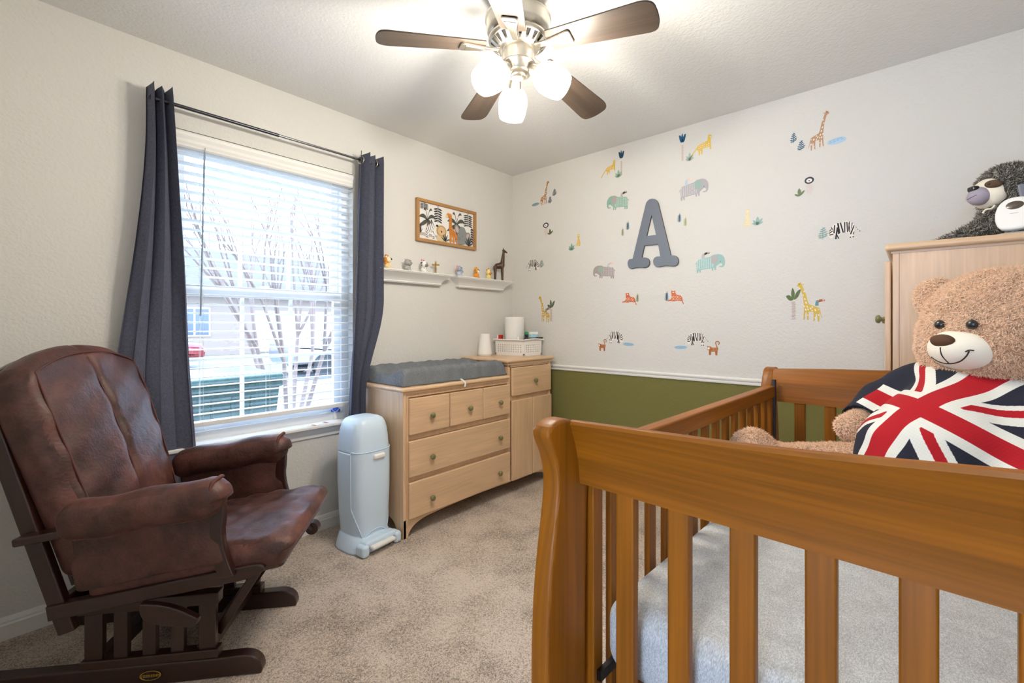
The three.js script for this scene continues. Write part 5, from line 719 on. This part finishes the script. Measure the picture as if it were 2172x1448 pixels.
sticker('zebra_sticker', 'large zebra sticker beside the wardrobe', art.zebra(), [1757, 470, 1826, 506]); sticker('tree_sticker', 'grey teal pine sticker in front of the largest zebra', art.pine(0x86aaa6), [1734, 481, 1757, 508]);
sticker('giraffe_sticker', 'yellow giraffe sticker above the crib headboard', art.giraffe(0xd9ba55), [1689, 597, 1745, 682], true); sticker('toucan_sticker', 'toucan sticker riding the yellow giraffe above the crib', art.toucan(), [1729, 634, 1750, 648]); sticker('palm_sticker', 'green palm sticker in front of the giraffe above the crib', art.palm(0x66784f, 0xb89a8e, false), [1667, 610, 1699, 677]);

// ---------------------------------------------------------------- letter A, cut metal with a dark edge
{
  const zf = 0.014, q = (px, py) => { const v = onZ(1310 + px * 0.13123, 400 + py * 0.13123, zf); return [v.x - 1.24, v.y - 1.55]; };
  const t = thing('letter_sign', 'large blue grey metal letter A mounted on the sticker wall', 'letter', [1.24, 1.55, 0.0005]);
  const s = new THREE.Shape(), P = (a) => q(...a);
  const out = [['M', [455, 245]], ['Q', [485, 165], [565, 160]], ['Q', [640, 165], [660, 250]], ['L', [862, 1078]], ['Q', [935, 1070], [965, 1110]], ['Q', [1000, 1165], [965, 1220]], ['Q', [935, 1258], [860, 1248]], ['Q', [780, 1235], [700, 1256]], ['Q', [620, 1275], [590, 1230]], ['Q', [555, 1165], [598, 1115]], ['Q', [630, 1090], [690, 1097]], ['L', [655, 900]], ['L', [430, 920]], ['L', [392, 1112]], ['Q', [460, 1105], [492, 1130]], ['Q', [530, 1180], [505, 1235]], ['Q', [470, 1285], [400, 1275]], ['Q', [320, 1265], [240, 1290]], ['Q', [180, 1300], [165, 1240]], ['Q', [150, 1170], [195, 1138]], ['L', [243, 1132]], ['L', [455, 245]]];
  for (const [k, a, b] of out) { if (k === 'M') s.moveTo(...P(a)); else if (k === 'L') s.lineTo(...P(a)); else s.quadraticCurveTo(...P(a), ...P(b)); }
  const hole = new THREE.Path(); hole.moveTo(...P([548, 425])); hole.lineTo(...P([468, 765])); hole.lineTo(...P([622, 748])); hole.lineTo(...P([548, 425])); s.holes.push(hole);
  add('edge', extrude(s, 0.0125, 0.001), M.letterEdge, t); add('face', extrude(s, 0.003, 0.0012).translate(0, 0, 0.0122), M.letter, t, 'blue grey brushed face');
}
// ---------------------------------------------------------------- framed picture
{
  const z0 = 0.452, z1 = 1.011, y0 = 1.752, y1 = 2.047, t = thing('framed_picture', 'oak framed paper cut picture of jungle animals above the shelves', 'picture', [0.001, y0, (z0 + z1) / 2], Math.PI / 2);
  const w = (z1 - z0) / 2, h = y1 - y0, fw = 0.021, D = 0.026;   // local x = along the wall towards the corner, z = out from the wall
  const bar = (a, b, c, d, g, o) => add('frame_bar', uvBox(rbox(a, b, c, d, 0, D, 0.002), g, o), M.oak, t);
  bar(-w, w, h - fw, h, 'x', 0); bar(-w, w, 0, fw, 'x', 0.4); bar(-w, -w + fw, fw, h - fw, 'y', 0.8); bar(w - fw, w, fw, h - fw, 'y', 1.3);
  add('backing', box(-w + 0.01, w - 0.01, 0.01, h - 0.01, 0.001, 0.008), mat(0xf1efeb), t);
  const X0 = -w + fw, X1 = w - fw, Y0 = fw, Y1 = h - fw, put = (layers, [a, b, c, d], z, th = 0.0012, mir) => flatArt(t, layers, [lerp(X0, X1, a), lerp(X0, X1, b), lerp(Y0, Y1, c), lerp(Y0, Y1, d)], mir, th, (g) => g.translate(0, 0, z));
  const palmTree = (leafC, trunkC) => [['palm_trunk', trunkC, [S.poly([[.44, 0], [.60, 0], [.58, .5], [.50, .5]])]], ['palm_leaves', leafC, [[.0, .28, .30], [.02, .62, .34], [.30, .92, .30], [.80, .94, .30], [1, .66, .34], [.96, .30, .30]].map(([x, y, k]) => { const s = new THREE.Shape(); s.moveTo(.52, .60); s.quadraticCurveTo((.52 + x) / 2, y + k * .9, x, y); s.quadraticCurveTo((.52 + x) / 2 + (x < .5 ? .12 : -.12), y + k * .15, .52, .50); return s; })]];
  put([['ground', 0xbab2b3, [S.ell(.15, .10, .18, .05), S.ell(.40, .05, .10, .03), S.ell(.62, .05, .12, .03), S.ell(.88, .05, .14, .03)]]], [0, 1, .04, 1], 0.0085, 0.0006);
  put(palmTree(0x53544c, 0x7d6660), [-0.0, .29, .12, .86], 0.009); put(palmTree(0x53544c, 0x7d6660), [.49, .84, .12, .93], 0.009);
  const hang = (c) => [['leaf', c, Array.from({ length: 6 }, (_, k) => [S.leaf(.5, .15 + k * .14, 0.02, .02 + k * .15, .10), S.leaf(.5, .15 + k * .14, .98, .02 + k * .15, .10)]).flat().concat(S.ln(.5, .02, .5, 1, .05))]];
  put(hang(0x3c3a3c), [.02, .17, .82, 1.0], 0.009); put(hang(0x3c3a3c), [.255, .41, .52, .99], 0.009); put(hang(0x3f4039), [.80, .985, .58, .99], 0.009); put(hang(0x333335), [.945, 1.0, .12, .62], 0.009);
  put([['zebra_body', 0xf3f1ee, [S.poly([[.12, 0], [.10, .42], [.22, .58], [.40, .68], [.48, .86], [.52, 1], [.62, .92], [.90, .80], [.98, .70], [.90, .62], [.76, .66], [.74, .50], [.78, .30], [.74, 0], [.60, 0], [.56, .22], [.34, .22], [.32, 0]])]], ['zebra_stripes', 0x26262a, [[.14, .5, .30, .25], [.26, .58, .40, .30], [.40, .66, .52, .30], [.46, .80, .66, .46], [.52, .92, .74, .6], [.60, .40, .74, .22], [.13, .18, .30, .10], [.14, .08, .30, .03], [.60, .14, .75, .08], [.61, .05, .74, .02], [.12, .32, .26, .20]].map(([a, b, c, d]) => S.ln(a, b, c, d, .045, .02)).concat(S.ell(.93, .70, .09, .055), S.leaf(.5, .96, .52, .72, .05))]], [.09, .33, .04, .60], 0.011);
  put([['lion_body', 0xd9c49c, [S.ell(.38, .22, .36, .22), S.ell(.78, .06, .2, .05)]], ['lion_mane', 0xc9a469, Array.from({ length: 22 }, (_, k) => { const a = k / 22 * 6.283; return S.ell(.45 + Math.cos(a) * .40, .66 + Math.sin(a) * .30, .07, .05, a); })], ['lion_face', 0xdcb98c, [S.ell(.45, .66, .34, .26)]], ['lion_nose', 0x4a3525, [S.leaf(.45, .70, .45, .54, .12), S.ell(.30, .66, .02, .016), S.ell(.60, .66, .02, .016)]]], [.305, .495, .0, .46], 0.011);
  put([['giraffe_body', 0xd8893a, [S.poly([[.30, 0], [.28, .30], [.24, .44], [.24, .85], [.06, .86], [.0, .92], [.10, 1], [.36, .99], [.46, .94], [.46, .56], [.70, .40], [.92, .30], [.94, 0], [.84, 0], [.80, .22], [.70, .22], [.66, 0], [.56, 0], [.54, .2], [.46, .2], [.42, 0]])]], ['giraffe_spots', 0x7a3f1c, Array.from({ length: 26 }, (_, k) => k < 12 ? S.ell(.29 + (k % 2) * .11, .88 - k * .038, .028, .013, .6) : S.ell(.34 + ((k - 12) % 5) * .12, .44 - Math.floor((k - 12) / 5) * .07 - ((k - 12) % 5) * .015, .03, .015, .5))], ['giraffe_muzzle', 0xe2d2bd, [S.ell(.04, .88, .08, .05), S.ln(.28, 1, .44, .985, .02)]]], [.475, .70, .02, .86], 0.012);
  put([['elephant_body', 0x8b9090, [S.poly([[.14, 0], [.12, .40], [.2, .55], [.22, .80], [.36, .96], [.56, .92], [.66, .72], [.86, .60], [.98, .40], [.96, .04], [.78, .04], [.62, .06], [.48, .02], [.34, 0]])]], ['elephant_ears', 0x8b9090, [S.ell(.08, .78, .15, .24, .3), S.ell(.78, .50, .16, .22, -.3)]], ['elephant_inner_ears', 0xcdb4ab, [S.ell(.08, .76, .09, .17, .3), S.ell(.77, .50, .085, .15, -.3)]], ['elephant_marks', 0x43474a, [S.ell(.20, .56, .022, .018), S.ell(.44, .44, .022, .018), S.ln(.18, .34, .30, .36, .012), S.ln(.17, .26, .30, .28, .012)]]], [.65, .95, .02, .58], 0.012);
  for (const [a, b, c, d] of [[.38, .54, .02, .26], [.82, .99, .0, .30], [.0, .06, .14, .44]]) put([['tuft', 0x2f3436, [[.0, .5], [.18, .85], [.45, 1], [.72, .9], [1, .45]].map(([x, y]) => S.leaf(.5, .02, x, y, .10))]], [a, b, c, d], 0.014);
}
// ---------------------------------------------------------------- crown moulding shelves
function shelf(label, z0, z1) {
  const t = thing('wall_shelf', label, 'shelf', [0, 1.455, (z0 + z1) / 2], 0, 'crown moulding wall shelves'), h = (z1 - z0) / 2;
  const lv = [[0.076, 0], [0.070, 0], [0.069, 0.004], [0.064, 0.006], [0.056, 0.016], [0.046, 0.030], [0.034, 0.044], [0.024, 0.053], [0.016, 0.057], [0.014, 0.060], [0.008, 0.058], [0.004, 0.061], [0, 0.064]];
  const pos = [], idx = []; for (const [y, i] of lv) pos.push(0.0005, y, -h + i, 0.098 - i, y, -h + i, 0.098 - i, y, h - i, 0.0005, y, h - i);
  for (let j = 0; j < lv.length - 1; j++) for (let k = 0; k < 4; k++) { const a = j * 4 + k, b = j * 4 + (k + 1) % 4; idx.push(a, b, b + 4, a, b + 4, a + 4); }
  const e = (lv.length - 1) * 4; idx.push(0, 2, 1, 0, 3, 2, e, e + 1, e + 2, e, e + 2, e + 3);
  for (let i = 0; i < idx.length; i += 3) { const q = idx[i + 1]; idx[i + 1] = idx[i + 2]; idx[i + 2] = q; }
  const g = new THREE.BufferGeometry(); g.setAttribute('position', new THREE.Float32BufferAttribute(pos, 3)); g.setIndex(idx);
  const f = flat(g); f.computeVertexNormals(); add('moulding', toCreasedNormals(f, 0.5), M.trim, t); add('top_board', rbox(0.0005, 0.099, 0.0705, 0.077, -h - 0.001, h + 0.001, 0.002), M.trim, t);
}
shelf('white crown moulding shelf beside the curtain', 0.753, 1.338); shelf('white crown moulding shelf next to the corner', 0.095, 0.706);
const SY = 1.5325;
function figurine(name, label, px, parts, turn = 0.55, scale = 1, x = 0.056) {
  const z = onX(px, 575, x).z, t = thing(name, label, 'figurine', [x, SY, z], turn, 'animal toys on the shelves');
  for (const [n, hex, list, l] of parts) add(n, merge(list.map(([r, a, b, c, sx = 1, sy = 1, sz = 1]) => ball(r / 1000, a / 1000, b / 1000, c / 1000, sx, sy, sz, 14))).scale(scale, scale, scale), mat(hex, { roughness: 0.45 }), t, l);
  return t;
}
// each faces +x in its own frame; numbers in millimetres
const sit = (c) => ['body', c, [[21, 0, 19, 0, 1, .95, 1], [9, 14, 6, 12, 1.3, .75, 1], [9, 14, 6, -12, 1.3, .75, 1], [6, 14, 24, 12, 1, 1.6, .9], [6, 14, 24, -12, 1, 1.6, .9]]];
figurine('lion_figurine', 'small lion toy with an orange mane on the curtain side shelf', 822, [sit(0xf2d9a0), ['mane', 0xd98a2b, [[27, -5, 56, 0, .72, 1, 1], [8, -6, 82, 12], [8, -6, 82, -12], [9, -4, 36, 18], [9, -4, 36, -18], [9, 0, 33, 0]]], ['face', 0xf6ead2, [[21, 6, 58, 0, .95, .95, 1], [6, 0, 74, 20], [6, 0, 74, -20]]], ['nose', 0x2b2320, [[6, 27, 60, 0, .7, .9, 1.2], [2.6, 22, 67, 9], [2.6, 22, 67, -9]]]]);
figurine('hippo_figurine', 'small grey hippo toy between the lion and the zebra', 864, [sit(0xb2b0ae), ['head', 0xa5a3a2, [[24, 2, 56, 0, .95, .95, 1.05], [19, 14, 48, 0, .9, .8, 1.15]]], ['ears', 0xd8d5d2, [[6, -6, 78, 17], [6, -6, 78, -17]]], ['features', 0x3a3735, [[2.6, 23, 66, 9], [2.6, 23, 66, -9], [2.4, 30, 52, 9], [2.4, 30, 52, -9]]]]);
figurine('zebra_figurine', 'small zebra toy with pink ears on the curtain side shelf', 899, [sit(0xf1efec), ['head', 0xf3f1ee, [[23, 2, 58, 0, .95, 1, 1]]], ['muzzle', 0x8a8280, [[15, 18, 50, 0, .85, .9, 1.1]]], ['ears', 0xe09a94, [[8, -8, 82, 16, .6, 1.2, 1], [8, -8, 82, -16, .6, 1.2, 1]]], ['stripes', 0x28262a, [[5, -8, 66, 20, 1.6, .5, .7], [5, -10, 57, 21, 1.6, .5, .6], [5, -8, 48, 20, 1.4, .5, .6], [5, 4, 80, 4, .5, .6, 1.2], [3, 20, 66, 9], [3, 20, 66, -9], [3, 19, 26, 6], [3, 16, 18, -9], [3, 8, 30, 17]]]]);
{ const z = onX(924, 578, 0.05).z, t = thing('crucifix', 'small standing bronze crucifix on the curtain side shelf', 'crucifix', [0.05, SY, z], Math.PI / 2 - 0.6), br = mat(0x7a5c2e, { metalness: 0.6, roughness: 0.4 });
  add('cross', [rbox(-0.0055, 0.0055, 0, 0.088, -0.004, 0.004, 0.001), rbox(-0.026, 0.026, 0.058, 0.069, -0.004, 0.004, 0.001), rbox(-0.009, 0.009, 0, 0.003, -0.007, 0.007, 0.001)], br, t); add('figure', [ball(0.004, 0, 0.072, 0.006), rod([0, 0.068, 0.006], [0, 0.040, 0.006], 0.0035, 0.003), rod([0, 0.066, 0.006], [-0.021, 0.066, 0.005], 0.0015), rod([0, 0.066, 0.006], [0.021, 0.066, 0.005], 0.0015), rod([0, 0.042, 0.006], [0, 0.018, 0.006], 0.0028, 0.002)], mat(0x9a7c46, { metalness: 0.7, roughness: 0.35 }), t); }
figurine('elephant_figurine', 'small blue elephant toy with pink ears on the corner shelf', 974, [sit(0xb7c2d4), ['head', 0x9eb0c6, [[23, 0, 56, 0, .9, .95, 1], [7, 20, 46, 0], [6, 25, 38, 0], [5, 29, 31, 0]]], ['ears', 0xe39a95, [[17, -6, 60, 30, .35, 1.15, .8], [17, -6, 60, -30, .35, 1.15, .8]]], ['eyes', 0x2a2c33, [[2.8, 19, 62, 10], [2.8, 19, 62, -10]]]]);
figurine('tiger_figurine', 'small orange tiger toy in the middle of the corner shelf', 1010, [sit(0xe6952f), ['head', 0xe8a13c, [[23, 0, 58, 0, .9, .95, 1], [7, -4, 78, 15], [7, -4, 78, -15]]], ['muzzle', 0xf4efe6, [[10, 17, 50, 6], [10, 17, 50, -6]]], ['stripes', 0x3a2313, [[4, 24, 57, 0], [5, 2, 79, 0, 1.2, .5, .8], [5, -2, 62, 22, 1.2, .4, .5], [5, -2, 54, 22, 1.2, .4, .5], [3, 18, 64, 10], [3, 18, 64, -10], [4, 12, 26, 14, .6, .5, .8], [4, 18, 18, 4, .5, .5, .9]]]]);
figurine('giraffe_figurine', 'small yellow giraffe toy beside the tall carved giraffe', 1036, [sit(0xf0d98c), ['head', 0xf2dd96, [[22, 0, 58, 0, .9, 1, 1]]], ['muzzle', 0xd98f35, [[15, 15, 47, 0, .85, .8, 1.1]]], ['ears', 0xdd9a3f, [[7, -8, 74, 22, .6, .8, 1.5], [7, -8, 74, -22, .6, .8, 1.5], [4, 0, 84, 7, 1, 1.6, 1], [4, 0, 84, -7, 1, 1.6, 1]]], ['features', 0x5a3a1c, [[2.8, 18, 66, 9], [2.8, 18, 66, -9], [2, 28, 49, 5], [2, 28, 49, -5]]]]);
{ const z = onX(1058, 594, 0.05).z, t = thing('carved_giraffe', 'tall carved dark wooden giraffe at the corner end of the shelf', 'sculpture', [0.05, SY, z], 0.95), m = mat(0x5b3a1e, { roughness: 0.35, map: woodTex, clearcoat: 0.3 });
  const D = (x, y, z2) => { let d = ellip(x, y, z2, [0, 0.118, 0], [0.038, 0.024, 0.020]); d = smin(d, capsule(x, y, z2, [0.028, 0.128, 0], [0.040, 0.235, 0], 0.019, 0.009), 0.02); d = smin(d, capsule(x, y, z2, [0.040, 0.243, 0], [0.066, 0.228, 0], 0.011, 0.0055), 0.006); for (const s of [-1, 1]) { d = smin(d, capsule(x, y, z2, [0.028, 0.11, s * 0.011], [0.030, 0.004, s * 0.013], 0.010, 0.0055), 0.01); d = smin(d, capsule(x, y, z2, [-0.028, 0.11, s * 0.011], [-0.030, 0.004, s * 0.013], 0.011, 0.0055), 0.01); d = Math.min(d, capsule(x, y, z2, [0.040, 0.248, s * 0.004], [0.037, 0.263, s * 0.006], 0.0022, 0.0022)); d = Math.min(d, capsule(x, y, z2, [0.035, 0.246, s * 0.008], [0.030, 0.250, s * 0.016], 0.003, 0.002)); } return Math.max(d, 0.0005 - y); };
  add('body', uvBox(blob(D, [0.01, 0.132, 0], 0.14, 100), 'y'), m, t); add('tail', tube([[-0.036, 0.122, 0], [-0.046, 0.108, 0], [-0.045, 0.085, 0]], 0.0022, 12, 6), m, t); }
// ================================================================ the front yard and the street beyond the window
{
  const gN = mixNoise(512, [[40, 0.5], [120, 0.4], [8, 0.3]]), gTex = dataTex(512, (i) => { const v = 205 + (gN[i] - 0.6) * 120; return [cl8(v), cl8(v * 0.99), cl8(v * 0.93)]; }, true, 2.5);
  const G = -0.3, lawn = struct('ground', uvBox(box(-70, -0.16, G - 0.2, G, -50, 50)), mat(0x857f73, { roughness: 1, map: gTex }), 'pale winter lawn outside the window', 'lawn');
  struct('road', box(-17, -9.5, G, G + 0.02, -50, 50), mat(0x585a5e, { roughness: 0.9 }), 'grey street beyond the lawn', 'street');
  struct('pavement', box(-8.3, -7.0, G, G + 0.03, -50, 50), mat(0x7c7a76, { roughness: 0.9 }), 'pale concrete pavement along the street', 'pavement');
  struct('eaves', box(-0.75, -0.15, 2.50, 2.62, -1, 5), mat(0xe9e7e2), 'white roof eaves above the window', 'eaves');
}
{ // wheeled bin
  const t = thing('wheeled_bin', 'dark green wheeled rubbish bin outside the window', 'bin', [-1.42, -0.3, 1.80], 0.08), gm = mat(0x1c3a35, { roughness: 0.5 });
  const pos = [], idx = [], lv = [[0, 0.22, 0.24], [0.5, 0.26, 0.29], [1.04, 0.295, 0.335]]; for (const [y, a, b] of lv) pos.push(-a, y, -b, a, y, -b, a, y, b, -a, y, b); for (let j = 0; j < 2; j++) for (let k = 0; k < 4; k++) { const a = j * 4 + k, b = j * 4 + (k + 1) % 4; idx.push(a, a + 4, b + 4, a, b + 4, b); }
  const g = new THREE.BufferGeometry(); g.setAttribute('position', new THREE.Float32BufferAttribute(pos, 3)); g.setIndex(idx); const f = flat(g); f.computeVertexNormals(); add('body', f, gm, t);
  for (let k = -2; k <= 2; k++) add('rib', rod([0.246, 0.2, k * 0.11], [0.288, 0.95, k * 0.13], 0.012), gm, t);
  add('rim', rbox(-0.315, 0.315, 1.0, 1.05, -0.355, 0.355, 0.015), gm, t); add('lid', at(rbox(-0.33, 0.33, 0, 0.06, -0.36, 0.36, 0.025, 3), 0, 1.05, 0, 0, 0, -0.03), mat(0x22423c, { roughness: 0.45 }), t); add('handle', rod([-0.36, 1.03, -0.25], [-0.36, 1.03, 0.25], 0.016), gm, t);
  for (const s of [-1, 1]) add('wheel', at(cyl(0.12, 0.12, 0.05, 28), -0.22, 0.12, s * 0.27, Math.PI / 2), mat(0x202224), t);
}
function bareTree(label, [x, y, z], n, h, spread, sd) { seed = sd; const t = thing('bare_tree', label, 'tree', [x, y, z], 0, 'bare winter trees'); const bark = mat(0x6e5f58, { roughness: 0.9 }), trunkG = [], twigG = [];
  const grow = (p, dir, len, r, lvl) => { const q = p.clone().addScaledVector(dir, len); (lvl < 1 ? trunkG : twigG).push(rod(p.toArray(), q.toArray(), r, r * 0.68, lvl < 2 ? 8 : 5)); if (lvl >= 4) return; const k = lvl < 2 ? 3 : 2; for (let i = 0; i < k; i++) grow(q, dir.clone().add(V(rr(-0.45, 0.45), rr(-0.05, 0.4), rr(-0.45, 0.45))).normalize(), len * rr(0.55, 0.78), r * 0.62, lvl + 1); };
  for (let k = 0; k < n; k++) { const a = k / n * 6.28 + rr(0, 0.6); grow(V(Math.cos(a) * 0.10, 0, Math.sin(a) * 0.10), V(Math.cos(a) * spread, 1, Math.sin(a) * spread).normalize(), h * rr(0.85, 1.15), 0.034, 0); }
  add('stems', trunkG, bark, t); add('branches', twigG, bark, t); return t; }
bareTree('bare many stemmed crape myrtle in front of the window', [-3.4, -0.3, 0.45], 6, 1.25, 0.30, 4242);
bareTree('bare street tree on the far verge beyond the street', [-19, -0.3, -9.5], 3, 2.4, 0.2, 777);
function house(label, [x, z], w, hex, roofHex, flip) { const t = thing('house', label, 'house', [x, -0.3, z], 0, 'houses across the street'); const wall = mat(hex, { roughness: 0.9 }), glass = mat(0x3d4a57, { roughness: 0.15 });
  add('walls', box(-8, 0, 0, 3.0, -w / 2, w / 2), wall, t);
  const s = shapeOf([[-8.6, 0], [0.6, 0], [-4, 2.6]]); add('roof', extrude(s, w + 0.8).translate(0, 3.0, -w / 2 - 0.4), mat(roofHex, { roughness: 0.95 }), t);
  const gz = flip ? w / 2 - 2.9 : -w / 2 + 2.9; const gd = add('garage_door', box(-0.02, 0.04, 0.05, 2.2, gz - 2.3, gz + 2.3), mat(0xa09e99), t); for (let k = 1; k < 4; k++) add('panel_joint', box(0.035, 0.05, k * 0.54, k * 0.54 + 0.03, gz - 2.3, gz + 2.3), mat(0xb9b7b2), gd);
  for (const dz of [0.8, 3.4]) { const zc = flip ? -dz : dz, wn = add('window', box(-0.02, 0.05, 0.9, 2.3, zc - 0.65, zc + 0.65), mat(0xa5a5a2), t); for (const q of [-0.31, 0.31]) add('pane', box(0.04, 0.06, 0.98, 2.22, zc + q - 0.27, zc + q + 0.27), glass, wn); }
  add('door', box(-0.02, 0.05, 0, 2.1, (flip ? -1 : 1) * 5.0 - 0.5, (flip ? -1 : 1) * 5.0 + 0.5), mat(0x7b4a3a), t); }
house('tan brick house with a grey roof across the street', [-23, -4], 14, 0x7c7066, 0x504d4a, false);
house('pale house with a brown roof across the street', [-23, 12.5], 14, 0x87827b, 0x564d47, true);
house('grey house farthest along the street', [-23, -20.5], 14, 0x7a7a7b, 0x4c4d50, true);
function car(label, [x, z], hex, turn) { const t = thing('parked_car', label, 'car', [x, -0.28, z], turn, 'cars parked in the street'), paint = mat(hex, { roughness: 0.25, metalness: 0.3, clearcoat: 1 });
  const s = new THREE.Shape(); s.moveTo(-2.2, 0.35); s.lineTo(2.15, 0.35); s.quadraticCurveTo(2.3, 0.6, 2.1, 0.82); s.lineTo(1.2, 0.95); s.quadraticCurveTo(0.7, 1.42, 0.2, 1.45); s.lineTo(-0.9, 1.45); s.quadraticCurveTo(-1.6, 1.35, -1.9, 1.0); s.lineTo(-2.25, 0.9); s.quadraticCurveTo(-2.35, 0.6, -2.2, 0.35);
  add('body', extrude(s, 1.75, 0.12, 3).translate(0, 0, -0.875), paint, t); const gs = shapeOf([[-1.55, 1.0], [0.95, 0.98], [0.3, 1.36], [-0.85, 1.36]]); add('side_glass', [extrude(gs, 0.02).translate(0, 0, 0.87), extrude(gs, 0.02).translate(0, 0, -0.89)], mat(0x39434c, { roughness: 0.1 }), t);
  for (const q of [-1.4, 1.4]) for (const r of [-0.8, 0.8]) add('wheel', at(cyl(0.32, 0.32, 0.2, 24), q, 0.32, r, Math.PI / 2), mat(0x1d1e20), t); }
car('silver car parked at the kerb near the bare tree', [-10.8, -4.6], 0x7f868e, Math.PI / 2); car('red car parked on the far side of the street', [-15.8, 0.6], 0x7a2426, Math.PI / 2);
renderer.render(scene, camera);
